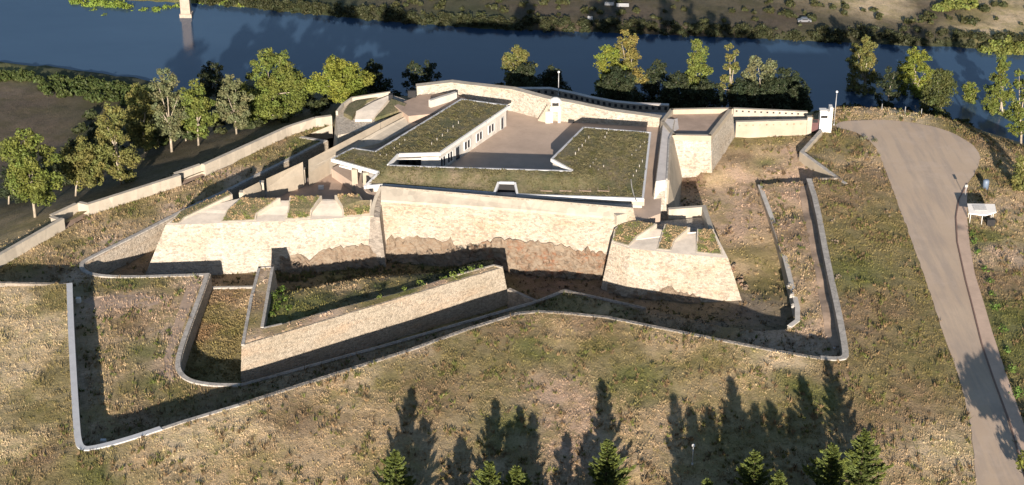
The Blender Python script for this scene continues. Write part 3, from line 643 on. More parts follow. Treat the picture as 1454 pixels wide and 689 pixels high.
# walls below
WB = [(653, 144, 7), (719, 152.5, 7), (623, 216.5, 7), (598, 218, 7), (597, 212, 7), (566, 213, 7), (548, 236, 6.8), (640, 240, 6.8), (814, 245, 6.8), (785, 226, 7), (830, 183.5, 7), (922, 190.5, 7), (912, 280, 4.9), (735, 274, 4.6), (733, 258, 5.6), (706, 257, 5.6), (700, 273, 4.6), (543, 260, 4.6), (530, 250, 6), (515, 235, 6.2), (508, 213, 6.4), (533, 214, 6.6)]
wb = R(WB)
if area(wb) < 0: wb = wb[::-1]
v, f = prism([(p[0], p[1], p[2]-.9) for p in wb], [(p[0], p[1], .9) for p in wb]); link('outer_wall', v, f, M['white_wall'], bd)
# windows and doors along the court side wall
a, b = P(719, 152.5, 7), P(623, 216.5, 7)
L = math.hypot(b[0]-a[0], b[1]-a[1]); ux, uy = (b[0]-a[0])/L, (b[1]-a[1])/L; rz = math.atan2(uy, ux); ox, oy = -uy, ux   # towards the court
if ox < 0: ox, oy = -ox, -oy
for t, wdt, hgt, zc in [(.07, 1.0, 2.6, 3.9), (.24, 2.3, 1.8, 4.5), (.42, 2.3, 1.8, 4.5), (.60, 2.3, 1.8, 4.5), (.74, 1.6, 2.9, 4.0), (.85, 2.0, 2.2, 4.3), (.95, 2.0, 2.2, 4.3)]:
    c = (a[0]+ux*L*t, a[1]+uy*L*t); nm = 'door' if hgt > 2.4 else 'window'
    m = MB(); hw, hh = wdt/2, hgt/2
    for s in (-1, 1): m.box((c[0]+ux*s*(hw+.06)+ox*.06, c[1]+uy*s*(hw+.06)+oy*.06, zc), (.12, .22, hgt+.24), rz)
    for s in (-1, 1): m.box((c[0]+ox*.06, c[1]+oy*.06, zc+s*(hh+.06)), (wdt, .22, .12), rz)
    if nm == 'window': m.box((c[0]+ox*.06, c[1]+oy*.06, zc), (.10, .2, hgt), rz)
    wo = m.build(nm, M['white'] if nm == 'window' else M['metal'], bd)
    pn = MB().box((c[0]+ox*.02, c[1]+oy*.02, zc), (wdt, .08, hgt), rz).build('pane', M['glass'], bd); pn.parent = wo; pn.location = (0, 0, 0)
# recessed openings at the shaded corner of the court
c0, c1 = P(598, 218, 7), P(566, 218, 7)
for t in (.2, .5, .8):
    MB().box((c0[0]+(c1[0]-c0[0])*t, P(597, 211.5, 7)[1]-.9, 4.2), (1.9, .25, 2.8)).build('doorway', M['dark'], bd)
wa, wb_ = P(508, 232, 6.2), P(533, 240, 6.2)
for q, (a_q, b_q) in enumerate([((505, 232), (514, 236)), ((516, 238), (526, 243))]):
    a_1, b_1 = P(*a_q, 6.0), P(*b_q, 6.0)
for t_ in (.18, .5, .82):
    x_, y_ = P(515, 235, 6.2)[0]*(1-t_)+P(530, 250, 6.2)[0]*t_, P(515, 235, 6.2)[1]*(1-t_)+P(530, 250, 6.2)[1]*t_
    MB().box((x_-.25, y_-.1, 3.4), (1.5, .3, 3.6), math.atan2(P(530, 250, 6.2)[1]-P(515, 235, 6.2)[1], P(530, 250, 6.2)[0]-P(515, 235, 6.2)[0])).build('doorway', M['dark'], bd)
x_, y_, _z = P(719, 257, 6); MB().box((x_, y_-.1, 4.1), (3.4, .3, 2.4)).build('window', M['dark'], bd)
# portico columns
for q in [(503, 238, 6.2), (519, 242.5, 6.2)]:
    p = P(*q); MB().box((p[0], p[1]+.5, 3.3), (1.2, 1.2, 4.9)).build('column', M['cream'], bd)
# roof light frames and marker rows
def frame(parent, pts, wdt=.12, h=.12, name='roof_hatch', mat='terrace'):
    m = MB()
    for i in range(len(pts)):
        p, q = pts[i], pts[(i+1) % len(pts)]; L = math.hypot(q[0]-p[0], q[1]-p[1])
        zt = (p[2]+q[2])/2
        m.box(((p[0]+q[0])/2, (p[1]+q[1])/2, zt), (L+wdt, wdt, h), math.atan2(q[1]-p[1], q[0]-p[0]))
    m.build(name, M[mat], parent)
for x in (776, 803, 831, 857):
    zz = float(zroof(np.array([P(x, 268, 6)[0]]), np.array([P(x, 268, 6)[1]]))[0])+.3
    frame(bd, [P(x-8, 271, zz), P(x+8, 271.5, zz), P(x+7, 265.5, zz), P(x-8, 265, zz)])
# pale planting stakes / lights standing in rows on the roof
stake_m = None
def stake(px, py, h=.9):
    global stake_m
    p = P(px, py, 7); z = float(zroof(np.array([p[0]]), np.array([p[1]]))[0]); p = P(px, py, z); 
    if stake_m is None:
        stake_m = bpy.data.meshes.new('roof_marker'); b_ = MB().box((0, 0, .4), (.12, .4, .8)); stake_m.from_pydata(b_.v, [], b_.f); stake_m.materials.append(M['coping'])
    o = bpy.data.objects.new('roof_marker', stake_m); COL.objects.link(o); o.parent = bd; o.location = Vector((p[0], p[1], z-.05))-Vector(bd.location); o.scale = (1, 1, h)
for a, b, n, h in [((836, 197), (817, 220), 5, .9), ((864, 186), (859, 197), 3, .9), ((651, 176), (613, 206), 6, .9), ((915, 204), (897, 222), 4, .7), ((912, 232), (899, 253), 4, 1.1), ((857, 238), (842, 250), 3, .8), ((703, 165), (690, 176), 3, .6), ((846, 228), (838, 238), 3, .6), ((575, 200), (560, 212), 3, .6), ((540, 222), (549, 222), 2, .7)]:
    for k in range(n): t = k/(n-1); stake(a[0]+(b[0]-a[0])*t, a[1]+(b[1]-a[1])*t, h)
m = MB(); q = [P(x, y, 5.9) for x, y in [(896, 254), (897, 262), (900, 272), (904, 282)]]
m.tube([(p[0], p[1], float(zroof(np.array([p[0]]), np.array([p[1]]))[0])+.3) for p in q], [.12]*4, 5); m.build('roof_cable', M['coping'], bd)
# shaded walk between curtain parapet and roof: kerb rail
sk = thing('service_walk', 'bluish shaded walkway with kerb behind the curtain parapet', 'walkway', P(640, 268, 3.4))
wp2 = R([(541, 262, 3.6), (720, 277, 3.6), (899, 292, 3.6), (899, 283, 3.6), (720, 272, 3.6), (541, 258, 3.6)])
solid('walk_slab', wp2, 1.5, M['paving'], sk, 0)

# ---- rear wall of the court
rw = thing('court_rear_wall', 'tall sunlit cream wall at the far side of the court behind the sentry box', 'wall', P(778, 171, 2.5))
RWL = [(592, 133.5, 5.4, 7.1), (641, 130, 5.4, 7.5), (662, 138, 4.6, 7.6), (727, 158, 2.5, 7.7), (778, 171.5, 2.5, 7.6), (812, 173.5, 2.5, 7.0), (868, 177, 2.5, 5.6), (939, 181, 2.5, 4.6)]
rwp = [(*P(a, b, z)[:2], zt) for a, b, z, zt in RWL]
v, f = strip(rwp, 1.6, -3, -1); link('wall_face', v, f, M['stone'], rw)
coping(rwp, rw, 1.6, .12, -1, M['plaster'])
# upper rear terrace
rt = R([(560, 150), (596, 135), (641, 132), (662, 140), (655, 148), (612, 162), (580, 165)], 5.3)
tag(solid('upper_terrace', rt, -2, M['terrace']), None, None, None, 'structure')
ws = thing('terrace_wall', 'short bright white wall standing at the head of the long rampart', 'wall', P(630, 142, 5.4))
v, f = strip([(*P(612, 155, 5)[:2], 7.0), (*P(649, 143, 5)[:2], 7.0)], .8, 2, -1); link('wall_face', v, f, M['white_wall'], ws)

# ---- outer rear parapet with loopholes
rp = thing('loopholed_parapet', 'long grey rear parapet pierced by a row of small dark loopholes above the river', 'wall', P(780, 140, 3))
RPL = [(660, 128.5), (700, 127.5), (740, 126.5), (780, 126.5), (808, 132), (838, 139), (870, 145), (905, 148.5), (950, 150)]
rpp = [(*P(a, b, 1.2)[:2], 1.2) for a, b in RPL]
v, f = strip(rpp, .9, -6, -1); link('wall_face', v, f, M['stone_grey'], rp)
coping(rpp, rp, .9, .12, -1, M['paving'])
lpm = bpy.data.meshes.new('loophole'); b_ = MB().box((0, 0, 0), (.62, .12, .75)); lpm.from_pydata(b_.v, [], b_.f); lpm.materials.append(M['dark'])
def loopholes(line, parent, pitch, dz, off=-.03, mesh=lpm):
    r = resample([tuple(p) for p in line], pitch, False)
    for i in range(len(r)-1):
        a, b = r[i], r[i+1]; o = bpy.data.objects.new(mesh.name, mesh); COL.objects.link(o); o.parent = parent
        rz = math.atan2(b[1]-a[1], b[0]-a[0]); c = ((a[0]+b[0])/2+math.sin(rz)*-off, (a[1]+b[1])/2+math.cos(rz)*off, a[2]+dz)
        o.location = Vector(c)-Vector(parent.location); o.rotation_euler = (0, 0, rz)
loopholes(rpp, rp, 1.35, -.75)
wkp = [(p[0], p[1]) for p in rpp]; inn = [P(939, 178, 2.5)[:2], P(868, 173, 2.5)[:2], P(812, 170, 2.5)[:2], P(778, 168, 2.5)[:2], P(727, 155, 2.5)[:2], P(690, 146, 3)[:2]]
tag(solid('rear_walk', [(p[0], p[1], -.6) for p in wkp+inn], -6, M['paving']), None, None, None, 'structure')

# ---- sentry box on the court wall
sb = thing('sentry_box', 'small white capped sentry box on piers against the far court wall', 'sentry box', P(788, 175, 2.5))
c = P(788.5, 173.5, 2.5)
m = MB()
for s in (-1, 1): MB().box((c[0]+s*.85, c[1]+.2, 3.8), (.6, 1.4, 2.7)).build('pier', M['white_wall'], sb)
MB().box((c[0], c[1]+.7, 5.7), (2.3, 1.8, 1.3)).build('body', M['white_wall'], sb)
m = MB()
for sx in (-1, 1):
    for sy in (-1, 1): MB().box((c[0]+sx*.85, c[1]+.7+sy*.65, 6.8), (.24, .24, 1.0)).build('corner_post', M['white_wall'], sb)
MB().box((c[0], c[1]+.7, 6.8), (1.4, 1.0, .95)).build('opening', M['dark'], sb)
m = MB(); n = 12
ring = lambda r, z: [(c[0]+r*math.cos(2*math.pi*k/n), c[1]+.7+r*math.sin(2*math.pi*k/n), z) for k in range(n)]
rs = [ring(1.3, 7.3), ring(1.3, 7.5), ring(1.0, 7.85), ring(.55, 8.1), ring(.1, 8.2)]
m.add([q for r in rs for q in r], [(i*n+k, i*n+(k+1) % n, (i+1)*n+(k+1) % n, (i+1)*n+k) for i in range(4) for k in range(n)]+[tuple(range(n))[::-1]]); m.build('cap', M['white'], sb, False)
MB().box((P(778, 173, 2.5)[0], P(778, 173, 2.5)[1]-.1, 3.9), (1.1, 1.7, 2.8)).build('side_pier', M['white_wall'], sb)
a_, b_2 = P(765, 169, 2.5), P(776, 171, 2.5)
m = MB()
for k in range(8):
    t = k/7; m.box((a_[0]+(b_2[0]-a_[0])*t, a_[1]-.7+(b_2[1]-a_[1])*t, 2.5+.24*(k+1)), (.36, 1.1, .48*(k+1)))
m.build('steps', M['cream'], sb)

# ---- right flank wall with grey walk on top
fw = thing('flank_wall', 'tall straight flank wall with a pale grey walk on top beside the planted roof', 'wall', P(945, 240, 5.2))
FWL = R([(942, 168, 5.2), (938, 200, 5.2), (931, 258, 5.2), (927, 294, 1.3), (946, 292, 1.3), (948, 256, 5.2), (951, 200, 5.2), (955, 186, 5.2), (958, 170, 5.2)])
if area(FWL) < 0: FWL = FWL[::-1]
solid('wall_body', FWL, -5.2, M['stone'], fw, 1.5)
ins = offset(xy(FWL), -.12); v, f = prism([(q[0], q[1], p_[2]+.08) for q, p_ in zip(ins, FWL)], [(q[0], q[1], p_[2]-.2) for q, p_ in zip(ins, FWL)]); link('walk_paving', v, f, M['paving'], fw)
q = R([(955, 190, 5.28), (951, 200, 5.28), (948, 256, 5.28), (946, 291, 1.4)]); v, f = strip([(p[0], p[1], p[2]+.34) for p in q], .35, [4.6, 4.6, 4.6, .3], 1); link('parapet_kerb', v, f, M['coping'], fw)
a4 = R([(954, 196, 5.1), (951, 215, 5.1), (948, 256, 5.1), (946, 289, 1.6)])
v, f = prism([(p[0]+.35, p[1], p[2]) for p in a4[::-1]]+[(p[0]-.3, p[1], p[2]) for p in a4], [(p[0]+2.9, p[1], -5) for p in a4[::-1]]+[(p[0]-.3, p[1], -5) for p in a4]); link('battered_face', v, f, M['cream'], fw)
# ---- gorge bastion
gb = thing('corner_bastion', 'pale angular stone bastion with empty brown terrace at the far right corner of the fort', 'bastion', P(1010, 193, 5.5))
GBP = R([(955, 192), (1010, 193), (1041, 153), (1030, 152.5), (952, 154), (938, 172)], 5.5)
if area(GBP) < 0: GBP = GBP[::-1]
solid('bastion_body', [(p[0], p[1], 4.3) for p in GBP], -4.5, M['stone'], gb, .9)
for i in range(len(GBP)):
    a, b = GBP[i], GBP[(i+1) % len(GBP)]
    th = .8
    v, f = strip([(a[0], a[1], 5.5), (b[0], b[1], 5.5)], th, 4.28, -1); link('parapet', v, f, M['cream'], gb)
ins = offset(xy(GBP), -.8); v, f = prism([(q[0], q[1], 4.36) for q in ins], [(q[0], q[1], 4.2) for q in ins]); link('terrace_floor', v, f, M['terrace'], gb)
v, f = prism(R([(938, 174), (962, 168), (964, 183), (950, 192)], 4.6)[::1], R([(938, 174), (962, 168), (964, 183), (950, 192)], 4.0)); link('grey_landing', v, f, M['paving'], gb)

# ---- right bastion
rb = thing('bastion', 'smaller pale stone bastion with three grassy merlons at the right end of the curtain wall', 'bastion', P(950, 356, 1.5))
RBP = [(868, 345, 1.5), (895, 353, 1.5), (960, 360, 1.5), (1034, 367, 1.5), (1014, 326, 2.6), (1003, 291, 3), (948, 296, 3), (900, 292, 4), (872, 312, 4)]
solid('bastion_body', [(*P(*q)[:2], .3) for q in RBP], -8.5, M['stone'], rb, 0)
RS = R([(868, 345, 1.5), (895, 353, 1.5), (960, 360, 1.5), (1034, 367, 1.5), (1014, 328, 2.4), (980, 330, 2.4), (940, 326, 2.4), (901, 320, 2.4), (874, 322, 2.4)])
if area(RS) < 0: RS = RS[::-1]
scarp('scarp', RS, -8.5, 1.7, M['stone_warm'], rb, M['embrasure'], [(P(1034, 367, 1.5)[:2], (1.4, -.3))])
merlon(rb, [(933, 318, 3.3), (901, 313, 3.3), (880, 318, 2.9), (872, 326, 2.5), (869, 342.8, 1.62), (893, 349.8, 1.62), (904, 337, 2.2)])
merlon(rb, [(980, 323, 3.3), (944, 318, 3.3), (938, 337, 2.3), (932, 353.8, 1.62), (953, 355.8, 1.62), (958, 342, 2.2)])
merlon(rb, [(1013, 326, 3.3), (990, 325, 3.3), (988, 358.8, 1.62), (1027, 362.3, 1.62)])
a, b, c2 = P(948, 295, 2.3), P(1002, 291, 2.3), P(1014, 326, 2.6)
v, f = strip([a, b, c2], .9, .1, 1); link('terrace_wall', v, f, M['plaster'], rb)
v, f = prism(R([(906, 303), (926, 304), (925, 311), (905, 310)], .6), R([(906, 303), (926, 304), (925, 311), (905, 310)], .2)); link('floor_slab', v, f, M['paving'], rb)
MB().box((P(886, 303, 4.6)[0], P(886, 303, 4.6)[1]-.3, 3.9), (4.0, 1.0, 2.0), .5).build('corner_block', M['plaster'], rb)
MB().box((P(907, 286, 4)[0]-.2, P(905, 285, 4)[1], 3.9), (2.6, 1.2, 1.5)).build('stair_block', M['plaster'], rb)

# ---- small bastion at the rear left
sbn = thing('small_bastion', 'small rounded pale bastion with grassy top at the rear left corner near the trees', 'bastion', P(498, 145, 3))
SBP = R([(477, 163, 2.6), (486, 152, 2.8), (499, 143, 3), (555, 134.5, 4.4), (590, 146, 4.6), (582, 160, 4.2), (560, 172, 3.6), (515, 185, 2.4), (480, 192, 2.2)])
if area(SBP) < 0: SBP = SBP[::-1]
solid('bastion_body', SBP, -7, M['stone'], sbn, 1.2)
def topslab(parent, pts, mat, name, up=.12):
    t = [(p[0], p[1], p[2]+up) for p in pts]; v, f = prism(t if area(t) > 0 else t[::-1], [(p[0], p[1], p[2]-1) for p in (t if area(t) > 0 else t[::-1])]); return link(name, v, f, mat, parent)
topslab(sbn, R([(488, 163, 3.0), (494, 152, 3.1), (505, 146, 3.2), (545, 138, 3.6), (520, 146, 3.5), (504, 163, 3.1), (500, 169, 3)]), M['roofgrass'], 'grass_bed', .5)
topslab(sbn, R([(532, 171, 3.4), (545, 158, 4.2), (556, 143, 5.0), (577, 150, 5.0), (572, 158, 4.6)]), M['roofgrass'], 'grass_bed', .5)
topslab(sbn, R([(504, 172, 2.7), (506, 160, 3.3), (530, 147, 4.0), (551, 138, 4.7), (553, 141, 4.6), (540, 157, 3.9), (528, 172, 3.1)]), M['embrasure'], 'embrasure_floor', .35)
e = R([(477, 163, 2.7), (486, 152, 2.9), (499, 143, 3.1), (555, 134.5, 4.4)]); v, f = strip([(p[0], p[1], p[2]+.9) for p in e], .5, 2.2, 1); link('parapet', v, f, M['plaster'], sbn)
# dark gated post at the terrace corner
p = P(585, 138, 5.3); tag(MB().box((p[0], p[1], 6.1), (1.8, .7, 1.6)).build('terrace_gate', M['dark']), 'small dark gate at the opening of the upper rear terrace', 'gate'); p = P(555, 140, 5); tag(MB().box((p[0], p[1], 5.4), (1.0, 1.0, 1.4)).build('dark_post', M['dark']), 'dark post at the rear tip of the small bastion', 'post')

# ---- causeway to the gate tower
cwy = thing('causeway', 'cream causeway with two parapets leading right from the corner bastion to the gate tower', 'causeway', P(1100, 180, 0))
f0, f1 = P(1044, 196, -2), P(1150, 193, -2); r0, r1 = P(1041, 166, .3), P(1146, 168.5, .3)
solid('deck', [(f0[0], f0[1]+.4, -1.2), (f1[0], f1[1]+.4, -1.2), (r1[0], r1[1], -1.2), (r0[0], r0[1], -1.2)], -6, M['paving'], cwy, 0)
fr = [(f0[0], f0[1], 1.75), (f1[0], f1[1], 1.75)]; v, f = strip(fr, .8, -5, -1); link('front_parapet', v, f, M['cream'], cwy); coping(fr, cwy, .8, .12, -1, M['plaster'])
rr = [(r0[0], r0[1], 2.3), (r1[0], r1[1], 1.9)]; v, f = strip(rr, .8, -3, -1); link('rear_parapet', v, f, M['plaster'], cwy)
lpm2 = bpy.data.meshes.new('weep_hole'); b_ = MB().box((0, 0, 0), (.3, .1, .3)); lpm2.from_pydata(b_.v, [], b_.f); lpm2.materials.append(M['brickish'])
loopholes(fr, cwy, 1.5, -.75, -.03, lpm2)
lpm3 = bpy.data.meshes.new('loophole'); b_ = MB().box((0, 0, 0), (.4, .1, .35)); lpm3.from_pydata(b_.v, [], b_.f); lpm3.materials.append(M['dark'])
loopholes(rr, cwy, 1.35, -.55, -.03, lpm3)

# ---- gate tower
gt = thing('gate_tower', 'slim bright white gate tower with a dark slot at the end of the causeway', 'tower', P(1171, 188, -1))
c = P(1170, 187, -1.2)
MB().box((c[0]-.1, c[1]+.9, 1.0), (2.1, 1.8, 5.2)).build('body', M['white'], gt)
MB().box((c[0]+1.25, c[1]+.9, 1.55), (.7, 2.0, 6.2)).build('buttress', M['white'], gt)
MB().box((c[0]-.25, c[1]-.03, 2.4), (1.5, .12, .6)).build('slot_window', M['dark'], gt)
MB().box((c[0]-.45, c[1]+.9, 3.7), (1.6, 1.7, .3)).build('top_slab', M['white'], gt)
ga = thing('entrance_gate', 'small dark red metal gate between cream post and white tower', 'gate', P(1157, 188, -1))
g = P(1156.5, 187.5, -1); MB().box((g[0], g[1]+.4, .4), (1.6, .15, 3.0)).build('gate_leaf', plain('rusty_red_metal', (.12, .06, .06), .15, 1), ga)
MB().box((g[0], g[1]+.35, 1.5), (1.2, .2, .7)).build('gate_opening', M['dark'], ga)
gp = P(1148, 190.5, -1.5); MB().box((gp[0], gp[1]+.3, .6), (1.1, 1.1, 4.1)).build('gate_post', M['plaster'], ga)

# ================================================================== RAVELIN
rv = thing('ravelin', 'triangular pale stone outwork with grassy rampart standing in the moat in front of the fort', 'outwork', P(343, 491))
RVP = R([(343, 491), (450, 459), (560, 426), (650, 399), (714, 380), (701, 377), (640, 393), (560, 417), (470, 440), (400, 460), (374, 466), (389, 378), (367, 380), (355, 425)], -.1)
if area(RVP) < 0: RVP = RVP[::-1]
solid('rampart', RVP, -9.2, M['ravelin_stone'], rv, .75)
# soil top
ins = offset(xy(RVP), -.35); rtop = [(q[0], q[1]) for q in ins]
RTT = [(*P(a, b, 0)[:2], c) for a, b, c in [(375, 400, SO), (365, 430, BR), (360, 455, OL), (352, 480, SO), (380, 472, PK), (420, 460, PK), (470, 446, SO), (520, 430, OL), (580, 412, GN), (620, 400, PK), (650, 395, GN), (690, 382, SO)]]
to = sheet('soil_top', rtop, lambda X, Y: .0+.07*noise(X, Y, 1.6), 1.1, M['ground'], mk_tint(RTT)); to.parent = rv; to.location = -Vector(rv.location); del to['kind']
coping(R([(343, 491), (355, 425), (367, 380)], -.1), rv, .45, .25, 1, M['coping'])
coping(R([(367, 380.5), (389, 378.5)], -.1), rv, .45, .25, 1, M['coping'])
coping(R([(389, 378), (374, 466)], -.1), rv, .45, .25, 1, M['coping'])
coping(R([(374, 466), (400, 460)], -.1), rv, .35, .15, 1, M['coping'])
coping(R([(640, 393), (701, 377), (714, 380)], -.1), rv, .35, .2, 1, M['plaster'])
# ravelin interior bank
RI = [P(374, 466, -.1)[:2], P(400, 460, -.1)[:2], P(470, 440, -.1)[:2], P(560, 417, -.1)[:2], P(640, 393, -.1)[:2], P(701, 377, -.1)[:2], P(700, 373, -6)[:2], P(560, 380, -8.6)[:2], P(440, 388, -8.6)[:2], P(389, 388, -8.6)[:2], P(389, 378, -.1)[:2]]
def din(X, Y):
    l = [P(374, 466, -.1), P(400, 460, -.1), P(560, 417, -.1), P(701, 377, -.1)]; return dist_line(l, X, Y)
def z_ri(X, Y):
    d_ = din(X, Y); lim = np.interp(X, [P(395, 430, -2)[0], P(520, 420, -2)[0], P(620, 400, -2)[0]], [14.0, 11.0, 5.0]); z = -1.3-.06*d_-.50*np.maximum(0, d_-lim)
    edge = dist_line([P(560, 380, -8.6), P(440, 388, -8.6), P(389, 388, -8.6)], X, Y)
    return np.maximum(np.minimum(z, -8.6+.9*edge+0*z), -8.9)+.12*noise(X, Y, 2.6)
RIT = [(*P(a, b, -2)[:2], c) for a, b, c in [(395, 400, GN), (392, 440, GN), (385, 460, GN), (408, 430, GN), (430, 410, OL), (460, 400, TA), (470, 413, TA), (500, 408, TA), (520, 402, OL), (450, 428, GN), (500, 424, DG), (540, 408, DG), (560, 400, OL), (600, 390, DG), (430, 395, BR), (480, 390, BR), (420, 450, GN), (640, 385, DG), (540, 392, BR), (480, 436, OL), (470, 420, DG)]]  # DG along the front paints the rampart's shade on the bank
sheet('bank', RI, z_ri, 1.3, M['ground'], mk_tint(RIT))
# cross wall closing the narrow moat at the ravelin tip
v, f = strip([(*P(724, 414, -4.5)[:2], ZC-.2), (*P(768, 427, ZC)[:2], ZC-.2)], .7, -9, 1); tag(link('cross_wall', v, f, M['stone_grey']), 'short thin wall closing the narrow moat at the tip of the triangular outwork', 'wall')
# raised pocket floor and its white rim left of the ravelin
pk = [P(297, 406, -6.6)[:2], P(364, 405, -6.6)[:2], P(356, 430, -6.6)[:2], P(346, 480, -6.8)[:2], P(342, 560, -7)[:2], P(280, 560, -7)[:2], P(255, 530, -7)[:2], P(270, 480, -7)[:2]]
PKT = [(*P(a, b, -6.7)[:2], c) for a, b, c in [(300, 415, BR), (330, 420, (.33, .22, .13)), (350, 430, TA), (310, 450, OL), (290, 470, (.34, .22, .12)), (330, 470, OL), (300, 500, OL), (310, 530, OL)]]
sheet('pocket_floor', pk, lambda X, Y: -6.7+.10*noise(X, Y, 2.4), 1.3, M['ground'], mk_tint(PKT))
v, f = strip([(*P(296, 407, -6.4)[:2], -6.35), (*P(364, 406, -6.4)[:2], -6.35)], .6, -9.5, 1); tag(link('trench_wall', v, f, M['coping']), 'low white rimmed wall across the reddish pocket of the moat left of the outwork', 'wall')

# ---- natural rock under the curtain
def rocks(name, label, line, zt, zb, out, amp, mat, seed=0):
    """rough rock apron: ragged top line against the wall face, ledges stepping out to the foot"""
    r = resample(line, .55, False); n = len(r); rows = 13; off_ = offset(xy(r), out, False); v = []; rg = np.random.default_rng(seed)
    w_ = np.cumsum(rg.normal(0, .45, n)); w_ -= np.linspace(w_[0], w_[-1], n); w_ = np.clip(w_, -1.3, 1.6)+rg.normal(0, .22, n)
    led = np.cumsum(rg.uniform(.2, 1, (n//4+2, rows))**2, 1); led /= led[:, -1:]
    for i in range(n):
        tt = zt+w_[i]
        for k in range(rows):
            u = k/(rows-1); j = rg.uniform(-1, 1, 3)*amp*(1 if 0 < k < rows-1 else .3)
            q = led[i//4, k] if k else 0.0
            v.append((r[i][0]+(off_[i][0]-r[i][0])*q+j[0]*.7, r[i][1]+(off_[i][1]-r[i][1])*q+j[1], tt+(zb-tt)*u+j[2]*.4))
    f = [(i*rows+k, i*rows+k+1, (i+1)*rows+k+1, (i+1)*rows+k) for i in range(n-1) for k in range(rows-1)]
    o = link(name, v, f, mat); tag(o, label, 'rock'); return o
def rockmat(name, a, b, c_):
    t = NT(name); c = t.ramp(t.noise(.35, 6, .7), [(.35, a), (.5, b), (.66, c_)])
    c = t.mix(t.ramp(t.noise(1.5, 5, .8), [(.5, g3(0)), (.7, g3(.7))]), c, (.14, .085, .05)); c = t.mix(t.ramp(t.noise(.9, 5, .8, (1, 1, 2.5)), [(.42, g3(.8)), (.58, g3(0))]), c, (.30, .25, .19)); t.color(c); t.bump(t.noise(.9, 6, .8), 1, .5); return t.m
M['rock_pale'] = rockmat('tan_bedrock', (.28, .20, .13), (.23, .165, .115), (.33, .26, .19))
M['rock_red'] = rockmat('red_bedrock', (.30, .125, .06), (.23, .155, .10), (.34, .27, .20))
fy = lambda px, z, dy: (PX(px, 0, z), 0)
def along(p0, p1, push):   # a line parallel to the curtain face, pushed towards the camera
    a = (p0[0], p0[1]-push, 0); b = (p1[0], p1[1]-push, 0); return [a, b]
A0, A1 = cutop[0], cutop[-1]
def cpt(px, push=.9):
    # point on curtain face line at picture column px
    best = None
    for k in range(401):
        t = k/400; x = A0[0]+(A1[0]-A0[0])*t; y = A0[1]+(A1[1]-A0[1])*t
        q = CX+F*x/(y*CP_+(CAM_H+2)*SP)
        if best is None or abs(q-px) < best[0]: best = (abs(q-px), x, y)
    return (best[1], best[2]-push)
rocks('rock_outcrop', 'tan rock outcrop jutting from the foot of the curtain wall beside the left bastion', [cpt(548, .6), cpt(600, .9), cpt(668, .9)], -3.9, -8.8, 2.2, .26, M['rock_pale'], 1)
rocks('rock_outcrop', 'orange red bedrock exposed under the right part of the curtain wall', [cpt(668, .9), cpt(720, .9), cpt(780, .9), cpt(830, .9), cpt(866, .9)], -3.6, -9, 2.6, .40, M['rock_red'], 5)
q0, q1 = P(390, 360, -5), P(545, 355, -5)
rocks('rock_outcrop', 'tan rock ledge along the foot of the left bastion near the curved flank', [(P(395, 314, 1.9)[0], P(395, 314, 1.9)[1]-1.1), (P(470, 311, 1.9)[0], P(470, 311, 1.9)[1]-1.15), (P(536, 308, 1.9)[0], P(536, 308, 1.9)[1]-1.0)], -5.4, -9, 2.0, .22, M['rock_pale'], 9)
rocks('rock_outcrop', 'dark broken rock ledge at the shaded foot of the right bastion', [(P(868, 345, 1.5)[0]-.5, P(868, 345, 1.5)[1]-1.2), (P(960, 360, 1.5)[0], P(960, 360, 1.5)[1]-1.3), (P(1034, 367, 1.5)[0]+1, P(1034, 367, 1.5)[1]-1.3)], -6.6, -9, 1.6, .2, M['rock_pale'], 12)
# tumbled stones right of the right bastion and on the inner walk wall
def boulders(name, pts, smin, smax, mat, label, zf, seed=3):
    rg = np.random.default_rng(seed); m = MB()
    for (px, py, z, n, sp) in pts:
        for _ in range(n):
            p = P(px+rg.uniform(-sp, sp), py+rg.uniform(-sp, sp), z); s = rg.uniform(smin, smax); zz = float(zf(np.array([p[0]]), np.array([p[1]]))[0])
            ph = rg.uniform(0, 6, 8); ring = []
            vv = [(p[0]+s*.5*math.cos(2.1*k+ph[0])*rg.uniform(.7, 1.1), p[1]+s*.5*math.sin(2.1*k+ph[0])*rg.uniform(.7, 1.1), zz+(0 if k < 3 else s*.5)) for k in range(6)]
            vv.append((p[0], p[1], zz+s*.75))
            m.add(vv, [(0, 1, 4, 3), (1, 2, 5, 4), (2, 0, 3, 5), (3, 4, 6), (4, 5, 6), (5, 3, 6)])
    o = m.build(name, mat); tag(o, label, 'stones', None, 'stuff'); return o
boulders('tumbled_stones', [(1040, 385, -6.4, 14, 4), (1050, 400, -6.4, 16, 5), (1056, 412, -6.6, 8, 4), (1035, 330, -4.8, 6, 5)], .3, .9, M['rock_red'], 'tumbled reddish stones beside the right bastion', z_dt, 3)
boulders('loose_stones', [(1120, 408, ZC, 6, 2), (1124, 424, ZC, 7, 2), (1128, 437, ZC, 7, 2)], .4, .9, M['coping'], 'loose white stones on the inner walk wall', z_cw, 4)
boulders('field_stones', [(1185, 350, -1, 8, 4), (1190, 400, -1, 10, 4), (1180, 320, -1, 6, 4), (1250, 245, -1, 10, 9), (1240, 225, -1, 8, 9), (1215, 265, -1, 8, 8), (1270, 150, -1.5, 8, 12), (1262, 305, -1, 7, 4)], .2, .55, M['rock_pale'], 'pale field stones scattered beside the right hand wall', H, 6)

